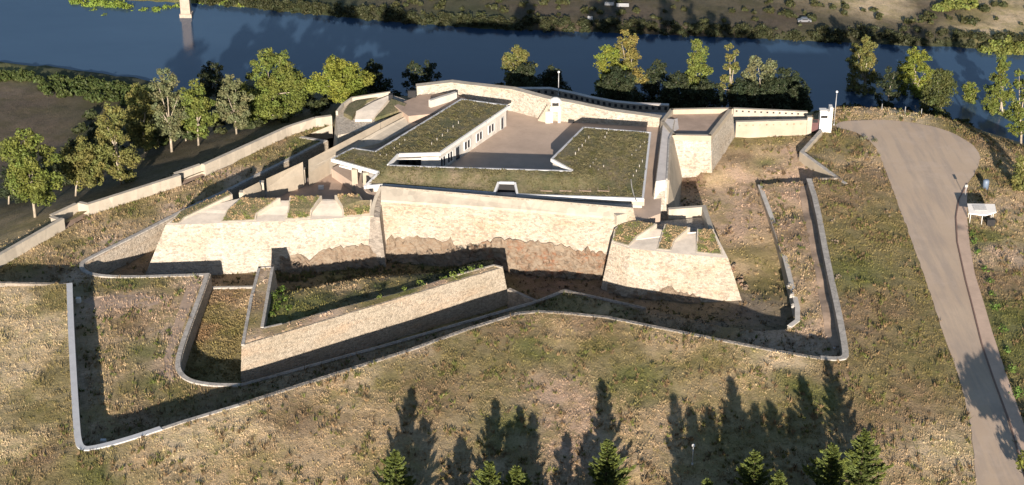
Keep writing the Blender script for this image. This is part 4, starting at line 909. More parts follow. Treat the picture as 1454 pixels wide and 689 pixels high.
# ================================================================== ROAD
sheet('road', road_w, z_road, 2.0, M['road'])
sheet('pavement', walk_w, lambda X, Y: H(X, Y)+.22, 1.6, plain('pinkish_pavement', (.58, .43, .33), .1, .3))
kl = terr(walk_px[:11], 0); kz = [(a, b, float(H(np.array([a]), np.array([b]))[0])+.25) for a, b in resample(kl, 3, False)]
v, f = strip(kz, .25, [q[2]-.6 for q in kz], 1); tag(link('kerb', v, f, plain('brown_kerb', (.22, .14, .11), .1, 1)), None, None, None, 'structure')
ROADS = [road_w, walk_w]

# ================================================================== VEGETATION
def tri_tufts(X, Y, Z, h, wd, cols, per=3, rg=RNG, lean=.35):
    n = len(X)*per; X = np.repeat(X, per); Y = np.repeat(Y, per); Z = np.repeat(Z, per); h = np.repeat(h, per)*rg.uniform(.6, 1.1, n); wd = np.repeat(wd, per)
    cols = np.repeat(cols, per, 0)*rg.uniform(.75, 1.2, (n, 1)); a = rg.uniform(0, math.pi, n); ox, oy = rg.normal(0, .45, n)*wd, rg.normal(0, .45, n)*wd
    dx, dy = np.cos(a)*wd*.5, np.sin(a)*wd*.5; lx, ly = rg.normal(0, lean, n)*h, rg.normal(0, lean, n)*h
    v = np.empty((n, 3, 3)); v[:, 0] = np.c_[X+ox-dx, Y+oy-dy, Z-.05]; v[:, 1] = np.c_[X+ox+dx, Y+oy+dy, Z-.05]; v[:, 2] = np.c_[X+ox+lx, Y+oy+ly, Z+h]
    return v.reshape(-1, 3), np.arange(n*3).reshape(n, 3), np.repeat(cols, 3, 0)
def fastmesh(name, v, f, cols, mat, parent=None):
    me = bpy.data.meshes.new(name); me.vertices.add(len(v)); me.vertices.foreach_set('co', np.asarray(v, np.float32).ravel())
    k = f.shape[1]; me.loops.add(f.size); me.loops.foreach_set('vertex_index', f.astype(np.int32).ravel()); me.polygons.add(len(f)); me.polygons.foreach_set('loop_start', np.arange(0, f.size, k, dtype=np.int32)); me.update(calc_edges=True)
    me.materials.append(mat); ca = me.color_attributes.new('tint', 'FLOAT_COLOR', 'POINT'); ca.data.foreach_set('color', np.c_[cols, np.ones(len(cols))].astype(np.float32).ravel())
    o = bpy.data.objects.new(name, me); COL.objects.link(o)
    if parent is not None: o.parent = parent; o.location = -Vector(parent.location)
    return o
def grass(name, label, poly, n, zf, tint, hr=(.25, .7), wr=(.25, .55), excl=(), clump=None, seed=1, bright=1.0, thr=-.3, mind=0):
    rg = np.random.default_rng(seed); b = np.array([p[:2] for p in poly]); x0, y0 = b.min(0); x1, y1 = b.max(0)
    X = rg.uniform(x0, x1, n*2); Y = rg.uniform(y0, y1, n*2); k = inside(poly, X, Y)
    for e_ in excl: k &= ~inside(e_, X, Y)
    dens = noise(X, Y, 6, off=4)+.7*noise(X, Y, 2.3, off=8); dens = dens+.6*noise(X, Y, 17, off=15); k &= dens > thr+rg.normal(0, .4, len(X))
    X, Y = X[k][:n], Y[k][:n]
    c = tint(X, Y); c = c*(.92+.25*noise(X, Y, 1.7, off=6)[:, None])*rg.uniform(.72, 1.02, (len(X), 1))*bright
    g_ = np.clip(noise(X, Y, 4.5, off=10), 0, 1)[:, None]*.7; c = c*(1-g_)+c*np.array([.62, .72, .42])*g_
    c = np.clip(c, .01, .6)
    h = rg.uniform(*hr, len(X))*(1+.35*noise(X, Y, 3.1, off=1)); wd = rg.uniform(*wr, len(X))
    v, f, cc = tri_tufts(X, Y, zf(X, Y), h, wd, c, 3, rg); o = fastmesh(name, v, f, cc, M['blade']); tag(o, label, 'grass', None, 'stuff'); return o
view = [P(-60, 760, -3)[:2], P(1520, 760, -3)[:2], P(1500, 150, -3)[:2], P(1150, 150, -3)[:2], P(1140, 600, -3)[:2], P(-60, 400, -3)[:2]]
def outer_region():
    return [P(-60, 730, -3)[:2], P(1500, 730, -3)[:2], P(1500, 140, -1.5)[:2], P(1155, 150, -1.5)[:2], P(1120, 400, 0)[:2], P(700, 420, 0)[:2], P(60, 400, 0)[:2], P(-60, 400, 0)[:2]]
grass('dry_grass', 'dry straw and olive grass on the slope in front of the fort', outer_region(), 190000, H, tint_out, (.15, .40), (.07, .15), [hole]+ROADS, seed=2)
grass('dry_grass', 'rough grass and weeds in the sunken walk and left hand field', cw_poly, 60000, z_cw, mk_tint(CWT), (.18, .55), (.09, .20), [[P(97, 404, -3.5)[:2], P(118, 404, -3.5)[:2], P(126, 628, -3.5)[:2], P(103, 632, -3.5)[:2]], path_a], seed=3)
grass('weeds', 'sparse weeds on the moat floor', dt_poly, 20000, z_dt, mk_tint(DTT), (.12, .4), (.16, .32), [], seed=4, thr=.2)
grass('weeds', 'green and dry weeds inside the triangular outwork', RI, 3600, z_ri, mk_tint(RIT), (.15, .45), (.12, .3), [], seed=5, thr=-.1)
grass('weeds', 'weeds and low bushes on the rampart of the triangular outwork', rtop, 1600, lambda X, Y: X*0.0, mk_tint(RTT), (.1, .45), (.15, .4), [], seed=6, thr=0)
go = grass('roof_grass', 'short mixed grass of the planted roof', [b[:2] for b in bed], 26000, lambda X, Y: z_bed(X, Y), lambda X, Y: np.tile(np.array([.155, .14, .075]), (len(X), 1)), (.12, .32), (.14, .3), [], seed=8, thr=-.2)
left_slope = [P(-80, 430, -3)[:2], P(0, 366, -3)[:2], P(260, 252, -3)[:2], P(470, 172, -3)[:2], P(455, 160, -5)[:2], P(260, 236, -5)[:2], P(0, 340, -5)[:2]]
grass('merlon_grass', 'dry tufts growing on the merlons of both bastions', None, 0, None, None) if False else None
grass('slope_grass', 'dark and olive grass on the bank below the trees at left', left_slope, 5000, H, tint_out, (.12, .35), (.16, .3), [hole], seed=9)
X = np.concatenate([m_[0] for m_ in MER]); Y = np.concatenate([m_[1] for m_ in MER]); Z = np.concatenate([m_[2] for m_ in MER])
cm = np.where(noise(X, Y, 3)[:, None] > .2, np.array([[.17, .19, .06]]), np.array([[.40, .29, .17]]))*RNG.uniform(.7, 1.2, (len(X), 1))
v, f, cc = tri_tufts(X, Y, Z, RNG.uniform(.12, .38, len(X)), RNG.uniform(.15, .3, len(X)), cm); tag(fastmesh('merlon_grass', v, f, cc, M['blade']), 'dry tufts growing on the merlons of both bastions', 'grass', None, 'stuff')
PKG = grass('weeds', 'reddish dry weeds in the pocket of the moat left of the outwork', pk, 2600, lambda X, Y: X*0-6.7, mk_tint(PKT), (.12, .4), (.16, .35), [], seed=15, thr=-.6)
def clumps(name, label, poly, n, zf, cols, seed, excl=(), thr=.5):
    rg = np.random.default_rng(seed); b = np.array([p[:2] for p in poly]); X = rg.uniform(b[:, 0].min(), b[:, 0].max(), n*6); Y = rg.uniform(b[:, 1].min(), b[:, 1].max(), n*6); k = inside(poly, X, Y)
    for e_ in excl: k &= ~inside(e_, X, Y)
    k &= noise(X, Y, 11, off=4)+.8*noise(X, Y, 3.3, off=8) > thr+rg.normal(0, .3, len(X)); X, Y = X[k][:n], Y[k][:n]
    c = np.array(cols)[rg.integers(0, len(cols), len(X))]*rg.uniform(.75, 1.2, (len(X), 1)); v, f, cc = tri_tufts(X, Y, zf(X, Y), rg.uniform(.35, .85, len(X)), rg.uniform(.16, .3, len(X)), c, 8, rg, .5)
    tag(fastmesh(name, v, f, cc, M['blade']), label, 'weeds', None, 'stuff')
clumps('weed_clumps', 'darker brown and olive weed clumps on the open slopes', outer_region(), 9000, H, [(.17, .12, .07), (.15, .14, .05), (.22, .15, .08), (.12, .13, .04)], 31, [hole, [P(-90, 402)[:2], P(95, 404)[:2], P(100, 560)[:2], P(70, 640)[:2], P(-90, 660)[:2]]]+ROADS)
clumps('weed_clumps', 'darker weed clumps in the sunken walk and walled field', cw_poly, 3200, z_cw, [(.17, .12, .07), (.13, .14, .045), (.10, .12, .035), (.30, .23, .12)], 32, [path_a, path_b, bare], thr=.2)
clumps('weed_clumps', 'olive weeds on the shaded moat floor behind the outwork', [P(390, 372, -8)[:2], P(720, 362, -8)[:2], P(720, 392, -8)[:2], P(390, 400, -8)[:2]], 900, z_dt, [(.12, .14, .05), (.16, .14, .06), (.20, .15, .09)], 34, thr=-.5)
clumps('weed_clumps', 'brown weed clumps on the moat floor at right', dt_poly, 2200, z_dt, [(.17, .12, .07), (.15, .14, .05), (.26, .19, .11)], 33, thr=.3)
# low shrubs: leafy mounds
def leaf_cloud(centers, radii, n_per, size, col, rg, flat=.75, shell=.55, colvar=.3, tilt=None):
    """quads of leaf clumps on lumpy volumes"""
    V = []; C = []
    for (c, r) in zip(centers, radii):
        n = max(6, int(n_per*r*r)); d_ = rg.normal(0, 1, (n, 3)); d_ /= np.linalg.norm(d_, axis=1)[:, None]
        rad = r*(shell+(1-shell)*rg.random(n)**.6)*(1+.22*np.sin(d_[:, 0]*5+c[0])*np.cos(d_[:, 2]*6+c[1])); p = np.array(c)+d_*rad[:, None]*np.array([1, 1, flat])
        u = rg.normal(0, 1, (n, 3)); u /= np.linalg.norm(u, axis=1)[:, None]; nrm = d_+rg.normal(0, .55, (n, 3)); v_ = np.cross(nrm, u); v_ /= np.linalg.norm(v_, axis=1)[:, None]+1e-9; u = np.cross(v_, nrm); u /= np.linalg.norm(u, axis=1)[:, None]+1e-9
        s = size*rg.uniform(.55, 1.25, n)[:, None]
        q = np.stack([p-u*s, p+v_*s*.55, p+u*s, p-v_*s*.55], 1); V.append(q)
        cc = np.tile(np.array(col), (n, 1))*rg.uniform(1-colvar, 1+colvar, (n, 1))*rg.uniform(.85, 1.15); cc[:, 0] *= rg.uniform(.88, 1.12); C.append(np.repeat(cc, 4, 0))
    V = np.concatenate(V).reshape(-1, 3); C = np.concatenate(C); return V, np.arange(len(V)).reshape(-1, 4), C
def bush(name, label, cat, pts, col, seed, zf=H, group=None, size=.32, kind=None):
    rg = np.random.default_rng(seed); cs, rs = [], []
    for (x, y, r) in pts:
        z = float(zf(np.array([x]), np.array([y]))[0])
        for _ in range(5):
            a = rg.uniform(0, 6.28); q = rg.uniform(0, .6)*r; cs.append((x+math.cos(a)*q, y+math.sin(a)*q, z+r*rg.uniform(.2, .6))); rs.append(r*rg.uniform(.45, .7))
    v, f, c = leaf_cloud(cs, rs, 26, size, col, rg); o = fastmesh(name, v, f, c, M['leaf']); tag(o, label, cat, group, kind); return o

# ---- eucalyptus trees
LG = (.118, .142, .032); LY = (.150, .172, .030); LO = (.135, .136, .042); LD = (.032, .042, .020); LGR = (.130, .140, .068)  # LD: leaf colour darkened for trees in shade
def tree(px, top_py, wpx, base, label, col=LG, seed=0, low=.30, lobes=None, group='eucalyptus trees round the fort', lean=0.0, dens=1.0, name='eucalyptus_tree'):
    """base = (px, py) on the terrain or ('Y', depth) for a base hidden behind the fort"""
    rg = np.random.default_rng(seed+100)
    if base[0] == 'Y':
        Y = base[1]; x = PX(px, Y, -12)[0]; b = (x, Y, float(H(np.array([x]), np.array([Y]))[0]))
    else: b = PT(base[0], base[1], -6)
    zt = zat(top_py, b[1]); Hh = max(4.0, zt-b[2]); sc = (b[1]*CP_+(CAM_H-zt+Hh*.3)*SP)/F; W = wpx*sc*.56
    xc = PX(px, b[1], b[2]+Hh*.6)[0]-b[0]
    t = thing(name, label, 'tree', b, group)
    lw = low
    # crown lobes
    if lobes is None:
        lobes = []
        nl = 15
        for k in range(nl):
            u = (k+.5)/nl; hz = lw+(1-lw)*u; prof = math.sin(math.pi*min(1, max(.0, (hz-lw)/(1-lw)))**.7)**.6*.82+.2
            a = k*2.4+rg.uniform(-.5, .5); rr = rg.uniform(.3, .72)*prof*W
            lobes.append((math.cos(a)*rr, math.sin(a)*rr*.9, hz*.93, rg.uniform(.38, .54)*W*(.55+.45*prof)))
    cs = [(b[0]+xc+l[0], b[1]+l[1], b[2]+Hh*l[2]) for l in lobes]; rs = [l[3] for l in lobes]
    mx = max(c[2]+r*.8 for c, r in zip(cs, rs)); sh = zt-mx; cs = [(c[0], c[1], c[2]+sh) for c in cs]
    # small clumps budding from each lobe give the ragged outline
    C2, R2 = [], []
    for c, r in zip(cs, rs):
        C2.append(c); R2.append(r*.62)
        for _ in range(9):
            d_ = rg.normal(0, 1, 3); d_ /= np.linalg.norm(d_); C2.append((c[0]+d_[0]*r*.72, c[1]+d_[1]*r*.72, c[2]+d_[2]*r*.6)); R2.append(r*rg.uniform(.24, .42))
    v, f, c = leaf_cloud(C2, R2, 74*dens, .29, col, rg, .85, .45, .22); fastmesh('crown', v, f, c, M['leaf'], t)
    m = MB(); r0 = max(.22, Hh*.017); mid = (b[0]+xc*.5+lean, b[1], b[2]+Hh*.35)
    m.tube([(b[0], b[1], b[2]-.5), (b[0]+xc*.15+lean*.4, b[1], b[2]+Hh*.15), mid], [r0, r0*.82, r0*.68], 7); m.build('trunk', M['bark'], t, True)
    m = MB(); idx = rg.permutation(len(cs))[:7]
    for i in idx:
        c = cs[i]; k1 = tuple((mid[j]*.55+c[j]*.45)+rg.uniform(-.3, .3) for j in range(3)); m.tube([mid, k1, c], [r0*.6, r0*.36, r0*.12], 5)
    m.build('limb', M['bark'], t, True)
    return t
T = [
 (42, 184, 84, (50, 309), 'bright green broad eucalyptus at far left with pale forked trunk below the field wall', LG, .22),
 (118, 196, 74, (107, 278), 'olive round eucalyptus standing between the far left tree and the taller group', LO, .30),
 (163, 148, 66, (172, 262), 'olive leafy eucalyptus, leftmost tree of the dense left group', LO, .05),
 (200, 120, 62, (207, 222), 'brownish olive eucalyptus with narrow crown in the dense left group', LO, .12),
 (238, 97, 54, (244, 215), 'tall greyish eucalyptus with visible pale trunk in the dense left group', LGR, .18),
 (280, 113, 56, (282, 207), 'yellow green eucalyptus just right of the tall pale trunked tree', LG, .15),
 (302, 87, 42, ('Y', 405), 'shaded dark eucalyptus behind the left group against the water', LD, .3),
 (330, 107, 54, (336, 190), 'grey green eucalyptus with forked pale trunk near the left wall', LGR, .22),
 (388, 67, 92, (388, 170), 'large bright green eucalyptus, biggest crown left of the small bastion', LG, .10),
 (482, 78, 80, (486, 152), 'round vivid yellow green eucalyptus right above the small bastion', LY, .22),
 (531, 85, 44, ('Y', 398), 'dark shaded tree right of the vivid yellow green tree', LD, .1),
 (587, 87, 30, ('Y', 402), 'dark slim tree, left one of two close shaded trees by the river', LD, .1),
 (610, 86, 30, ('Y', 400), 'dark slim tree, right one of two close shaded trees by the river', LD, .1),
 (736, 65, 54, ('Y', 388), 'tree with a lit olive top behind the loopholed parapet left of the lamp', LO, .15),
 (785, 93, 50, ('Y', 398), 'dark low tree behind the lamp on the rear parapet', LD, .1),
 (864, 62, 50, ('Y', 392), 'lit yellow green tree, left of the touching pair behind the parapet', LY, .1),
 (892, 42, 50, ('Y', 396), 'tall tree with golden olive top, right of the touching pair behind the parapet', (.16, .14, .04), .1),
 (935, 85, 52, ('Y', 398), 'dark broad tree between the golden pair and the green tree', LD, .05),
 (990, 57, 52, ('Y', 390), 'upright bright green tree behind the corner bastion', LG, .05),
 (1037, 63, 34, ('Y', 386), 'slim golden grey tree alone behind the corner bastion', LO, .08),
 (1080, 79, 60, ('Y', 390), 'loose grey green tree with bare limbs showing right of the slim golden tree', LGR, .10),
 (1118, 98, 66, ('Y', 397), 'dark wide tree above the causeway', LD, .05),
 (1228, 52, 54, (1227, 150), 'tall airy eucalyptus standing alone right of the gate tower', LO, .16),
 (1300, 68, 58, (1301, 155), 'pale trunked yellow green eucalyptus above the turning area of the road', LY, .22),
 (1262, 96, 34, ('Y', 392), 'small dark tree behind the edge between two tall eucalyptus', LD, .1),
 (1335, 98, 56, ('Y', 388), 'dark green tree right of the pale trunked eucalyptus', (.07, .08, .026), .1),
 (1377, 116, 26, (1381, 163), 'very small round green tree on the bank at right', LG, .35),
 (1418, 78, 44, (1424, 178), 'tall bright green tree near the right edge with narrow crown', LG, .08),
 (1446, 100, 46, (1450, 205), 'leafy green tree cut by the right edge', LG, .10),
 (1458, 212, 44, (1462, 272), 'low ochre green bush tree at the right edge above the white structure', LO, .02),
 (878, 96, 66, ('Y', 384), 'dark mass of foliage below the golden touching pair', LD, .02),  # from here to the lamp: dark trees added as shaded lower crowns
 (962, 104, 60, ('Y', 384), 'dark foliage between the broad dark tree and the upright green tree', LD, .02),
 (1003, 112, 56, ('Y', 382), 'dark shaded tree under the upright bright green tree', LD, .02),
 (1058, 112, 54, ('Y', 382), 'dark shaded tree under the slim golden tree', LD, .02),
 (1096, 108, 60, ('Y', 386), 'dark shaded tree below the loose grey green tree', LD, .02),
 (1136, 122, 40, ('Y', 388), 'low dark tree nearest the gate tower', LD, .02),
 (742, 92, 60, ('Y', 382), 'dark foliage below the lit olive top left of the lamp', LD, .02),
 (140, 172, 50, (140, 232), 'dark tree in the gap left of the dense left group', LD, .05),
 (222, 135, 46, (225, 205), 'dark tree filling the middle of the dense left group', (.07, .085, .028), .05),
 (262, 140, 44, (264, 200), 'dark green tree behind the yellow green tree', (.06, .075, .028), .05),
 (362, 128, 44, (362, 176), 'mid green tree merging with the largest left crown', LG, .05),
 (90, 232, 40, (90, 262), 'dark low tree behind the two far left trees', LD, .05),
 (20, 225, 44, (12, 290), 'dark tree at the left edge behind the far left tree', LD, .05),
 (346, 120, 40, ('Y', 398), 'dark tree behind the forked trunk tree', LD, .1),
 (435, 130, 34, ('Y', 392), 'dark low tree between the two brightest crowns', LD, .05),
]
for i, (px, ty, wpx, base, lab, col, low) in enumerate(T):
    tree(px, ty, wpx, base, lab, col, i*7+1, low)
# shaded understorey below the rear parapet and the left group
rg = np.random.default_rng(77)
und = []
for px0, px1, Y0, Y1, n, r0, r1 in [(820, 1150, 382, 396, 26, 1.8, 3.4), (500, 640, 392, 405, 10, 1.6, 3), (700, 810, 385, 400, 14, 1.8, 3.2), (1190, 1380, 380, 398, 22, 1.2, 2.6), (330, 480, 372, 392, 14, 1.2, 2.4), (90, 330, 385, 425, 26, 1.4, 3.0)]:
    for _ in range(n):
        Y = rg.uniform(Y0, Y1); px = rg.uniform(px0, px1); x = PX(px, Y, -18)[0]; und.append((x, Y, rg.uniform(r0, r1)))
for _ in range(70):
    px = rg.uniform(10, 420); py = np.interp(px, [10, 110, 210, 300, 420], [270, 240, 196, 182, 165])+rg.uniform(-14, 10); p = PT(px, py, -15); und.append((p[0], p[1], rg.uniform(1.0, 2.6)))
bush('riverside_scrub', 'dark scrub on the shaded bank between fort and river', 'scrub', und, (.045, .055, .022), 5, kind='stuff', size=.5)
# far bank scrub belt and shrubs, leaf colours darkened for the bank's shade
fb = []
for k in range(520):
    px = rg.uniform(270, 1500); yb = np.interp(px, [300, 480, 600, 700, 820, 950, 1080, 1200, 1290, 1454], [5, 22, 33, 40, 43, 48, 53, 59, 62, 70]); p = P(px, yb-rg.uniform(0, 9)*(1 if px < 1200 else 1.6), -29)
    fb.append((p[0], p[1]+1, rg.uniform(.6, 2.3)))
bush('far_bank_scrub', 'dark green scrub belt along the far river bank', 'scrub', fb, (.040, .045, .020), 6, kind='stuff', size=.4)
fb = []
for k in range(170):
    px = rg.uniform(380, 1480); p = P(px, rg.uniform(-6, 40), -28.5)
    if p[1] > np.interp(p[0], [q[0] for q in far_pts], [q[1] for q in far_pts])+6: fb.append((p[0], p[1], rg.uniform(.6, 2.0)))
bush('far_field_shrubs', 'scattered olive shrubs on the far bank field', 'shrubs', fb, (.05, .055, .022), 7, kind='stuff', size=.5)
fb = [(*P(a, b, -29.5)[:2], r) for a, b, r in [(105, 2, 2.5), (125, 6, 2.6), (140, 3, 3), (155, 8, 2.2), (172, 4, 2.5), (130, 12, 1.6), (190, 12, 1.4), (215, 14, 1.3), (232, 10, 1.6), (249, 6, 2.4), (112, 1, 3.2), (133, 4, 3.2), (149, 4, 3.2), (164, 6, 3), (181, 9, 2.6), (204, 12, 2.4), (222, 12, 2.4), (240, 9, 2.4), (150, 18, 1.8), (170, 16, 1.2), (290, 2, 2.6), (320, 4, 2.4), (345, 6, 2.4), (200, 15, 1.2), (120, 17, 1.1), (360, 4, 3), (380, 6, 3)]]
bush('reeds', 'bright green reeds and water weed in the river at top left', 'reeds', fb, (.15, .20, .035), 8, lambda X, Y: X*0-31.3, kind='stuff', size=.45)
fb = [(*P(a, b, -27)[:2], r) for a, b, r in [(x_, np.interp(x_, [0, 60, 150, 220, 330], [100, 103, 113, 126, 155])+rg.uniform(-1, 8), rg.uniform(1.2, 2.4)) for x_ in rg.uniform(-20, 235, 90)]]+[(*P(a, b, -28)[:2], r) for a, b, r in [(x_, np.interp(x_, [0, 100, 220], [112, 122, 142])+rg.uniform(-6, 14), rg.uniform(1., 2.2)) for x_ in rg.uniform(60, 225, 70)]]
bush('bank_reeds', 'dark and green reeds along the near river bank at left', 'reeds', fb, (.055, .075, .022), 9, kind='stuff', size=.45)
fb = [(*P(a, b, -27)[:2], r) for a, b, r in [(1400+rg.uniform(-15, 60), rg.uniform(52, 70), rg.uniform(1.5, 3)) for _ in range(26)]+[(1330+rg.uniform(0, 60), rg.uniform(-2, 8), rg.uniform(1.5, 3)) for _ in range(12)]]
bush('far_bank_bushes', 'sunlit green bushes on the far bank at upper right', 'bushes', fb, (.14, .16, .04), 10, kind='stuff', size=.5)
ORD = ['first', 'second', 'third', 'fourth', 'fifth', 'sixth', 'seventh', 'eighth', 'ninth', 'tenth', 'eleventh', 'twelfth', 'thirteenth', 'fourteenth', 'fifteenth']
# roadside green shrubs and ravelin bushes
i_ = 0
for a, b, r in [(1384, 345, 1.2), (1380, 335, .9), (1388, 360, 1.0), (1400, 385, 1.1), (1404, 402, 1.2), (1410, 420, 1.0), (1414, 440, 1.4), (1424, 470, 1.3), (1432, 500, 1.2), (1438, 530, 1.5), (1446, 560, 1.6)]:
    p = PT(a, b); bush('roadside_shrub', ORD[i_]+' green shrub from the top of the row beside the pavement', 'shrub', [(p[0], p[1], r)], (.09, .15, .03), 40+i_, group='green shrubs beside the pavement', size=.22); i_ += 1
for k_, (a, b, r) in enumerate([(540, 423, .7), (575, 412, .8), (598, 404, 1.1), (630, 397, .9), (642, 393, 1.1), (656, 389, 1.2), (670, 385, 1.1), (684, 381, .9)]):
    p = P(a, b, .1); bush('rampart_bush', ORD[k_]+' green bush from the left on the rampart top of the outwork', 'bush', [(p[0], p[1], r)], (.11, .15, .03), 60+i_, lambda X, Y: X*0+.05, 'bushes on the rampart of the outwork', .2); i_ += 1
for k_, (a, b, r) in enumerate([(424, 398, .9), (392, 398, 1.2), (400, 412, 1.4), (390, 425, 1.5), (405, 428, 1.2), (396, 440, 1.5), (412, 442, 1.0), (386, 452, 1.1)]):
    p = P(a, b, -2.2); bush('green_bush', ORD[k_]+' fresh green bush counted from the far end inside the left corner of the outwork', 'bush', [(p[0], p[1], r)], (.075, .115, .02), 80+i_, z_ri, 'green bushes inside the outwork', .24); i_ += 1
pm = PT(1225, 200); bush('grey_bush', 'grey green bush between the gate tower and the turning area', 'bush', [(pm[0], pm[1], 1.3), (pm[0]+2.5, pm[1]-.5, 1.0)], (.13, .13, .07), 200, size=.22)

# ---- conifers in the foreground
def conifer(px, tip_py, hgt, label, seed, spread=.36, col=(.085, .112, .032)):
    rg = np.random.default_rng(seed); z = -3.0
    for _ in range(10):   # find the base so that the tip shows at (px, tip_py)
        p = P(px, tip_py, z+hgt); z = float(H(np.array([p[0]]), np.array([p[1]]))[0])
    b = (p[0], p[1], z); t = thing('conifer_tree', label, 'tree', b, 'conifers along the lower edge')
    MB().tube([(b[0], b[1], z-.3), (b[0], b[1], z+hgt*.5), (b[0], b[1], z+hgt)], [hgt*.02, hgt*.012, .03], 6).build('trunk', M['barkdark'], t, True)
    V = []; C = []; m = MB()
    nb = 84
    for k in range(nb):
        u = (k+.5)/nb; zz = z+hgt*(.05+.93*u); a = k*2.39996+rg.uniform(-.3, .3); L = hgt*spread*(1-u)**.85*rg.uniform(.42, 1.3)*(1+.2*math.sin(a+seed))+.18
        up = rg.uniform(.05, .40); p0 = np.array([b[0], b[1], zz]); dr = np.array([math.cos(a), math.sin(a), up]); n = int(24+L*40); s = rg.random(n)**.6
        p = p0+dr*(L*s)[:, None]; p[:, 2] += (s**2)*L*.18; wdt = .10+.30*L*(1-s)*.5
        side = np.array([-math.sin(a), math.cos(a), 0]); off_ = rg.normal(0, 1, n)*wdt; p = p+side*off_[:, None]; p[:, 2] += rg.normal(0, .07, n)
        d_ = dr+side*(rg.normal(0, .55, n))[:, None]+np.array([0, 0, 1])*rg.uniform(.1, .9, n)[:, None]; d_ /= np.linalg.norm(d_, axis=1)[:, None]
        sd = np.cross(d_, rg.normal(0, 1, (n, 3))); sd /= np.linalg.norm(sd, axis=1)[:, None]; ln = rg.uniform(.3, .55, n)[:, None]
        V.append(np.stack([p-sd*.12, p+sd*.12, p+d_*ln], 1)); cc = np.tile(np.array(col), (n, 1))*rg.uniform(.6, 1.35, (n, 1)); cc[s > .8] *= np.array([1.35, 1.25, 1.0]); C.append(np.repeat(cc, 3, 0))
        if k % 3 == 0: m.tube([tuple(p0), tuple(p0+dr*L*.8)], [.05, .015], 4)
    tag(m.build('branches', M['barkdark'], t), kind='stuff')
    V = np.concatenate(V).reshape(-1, 3); fastmesh('needles', V, np.arange(len(V)).reshape(-1, 3), np.concatenate(C), M['leaf'], t)
CF = [(561, 634, 10, 'pointed conifer standing alone, leftmost at the lower edge'), (695, 650, 9.5, 'conifer at the lower edge, left one of the middle pair'), (733, 657, 9, 'small conifer at the lower edge, right one of the middle pair'),
      (862, 619, 10, 'bushy conifer at the lower edge below the pale bare patch'), (1004, 675, 9, 'conifer tip just above the lower edge right of the lamp post'), (1073, 634, 10.5, 'conifer at the lower edge between the lamp post and the tall pair'),
      (1107, 664, 9, 'short conifer left of the tall pair at the lower right'), (1184, 624, 10.5, 'left one of the tall conifer pair at the lower right'), (1229, 604, 11.5, 'right and tallest one of the conifer pair at the lower right')]
for i, (px, ty, hg, lab) in enumerate(CF): conifer(px, ty+7, hg*.95, lab, 300+i)
# neighbours just below the frame: their shadows fall into view
for i, (px, ty, hg, sp) in enumerate(sorted([(578, 695, 11, .50), (640, 712, 9.6, .55), (716, 698, 10.6, .38), (752, 698, 12.2, .36), (806, 714, 10.2, .36), (838, 700, 9, .4), (866, 694, 10.6, .36), (985, 690, 12.6, .34), (1012, 704, 11, .45), (1040, 700, 11.6, .48), (1070, 703, 11.6, .48), (1100, 706, 11, .48), (1145, 700, 12.6, .48), (1175, 702, 11.5, .45), (1208, 700, 13.2, .42)])):
    conifer(px, ty+3, hg*.9, ORD[i]+' conifer from the left in the row just below the lower edge', 340+i, sp)

# tall eucalyptus beyond the right hand lower corner: its shadow lies on the road
def offtree(px, py, hgt, W, seed, label):
    b = PT(px, py, -2); rg = np.random.default_rng(seed); t = thing('eucalyptus_tree', label, 'tree', b, 'eucalyptus trees round the fort')
    cs = [(b[0]+rg.normal(0, W*.3), b[1]+rg.normal(0, W*.3), b[2]+hgt*rg.uniform(.45, .9)) for _ in range(14)]; rs = [W*rg.uniform(.2, .34) for _ in cs]
    v, f, c = leaf_cloud(cs, rs, 60, .4, LG, rg); fastmesh('crown', v, f, c, M['leaf'], t)
    m = MB().tube([(b[0], b[1], b[2]-.5), (b[0]+.3, b[1], b[2]+hgt*.4), (b[0], b[1]+.3, b[2]+hgt*.75)], [.35, .28, .12], 7); m.build('trunk', M['bark'], t, True)
offtree(1482, 745, 13.5, 7, 900, 'eucalyptus beyond the lower right corner shading the road')

# ================================================================== SMALL THINGS
def lamp(px, top_py, base_py, label, h=None, base=None):
    b = base or PT(px, base_py); zt = zat(top_py, b[1]); h = zt-b[2]
    t = thing('street_lamp', label, 'lamp', b, 'lamp posts')
    MB().tube([(b[0], b[1], b[2]-.2), (b[0], b[1], b[2]+h-.4)], [.10, .07], 8).build('pole', M['metal'], t, True)
    MB().tube([(b[0], b[1], b[2]-.05), (b[0], b[1], b[2]+.35)], [.2, .16], 8).build('pole_base', M['metal'], t, True)
    MB().tube([(b[0], b[1], b[2]+h-.45), (b[0], b[1], b[2]+h-.35), (b[0], b[1], b[2]+h-.05), (b[0], b[1], b[2]+h)], [.12, .28, .22, .08], 10).build('lamp_head', M['lamp_white'], t, True)
lamp(983, 631, 660, 'slender lamp post standing in the foreground grass among the conifer shadows')
lamp(163, 240, 255, 'short white topped lamp post on the shaded bank behind the left wall')
lamp(1184, 129, 178, 'tall lamp post beside the white gate tower')
bpz = P(793, 133, 3.5); lamp(793, 101, 0, 'lamp post rising behind the loopholed parapet near the sentry box', base=(PX(793, 366, 3)[0], 366, 2.0))
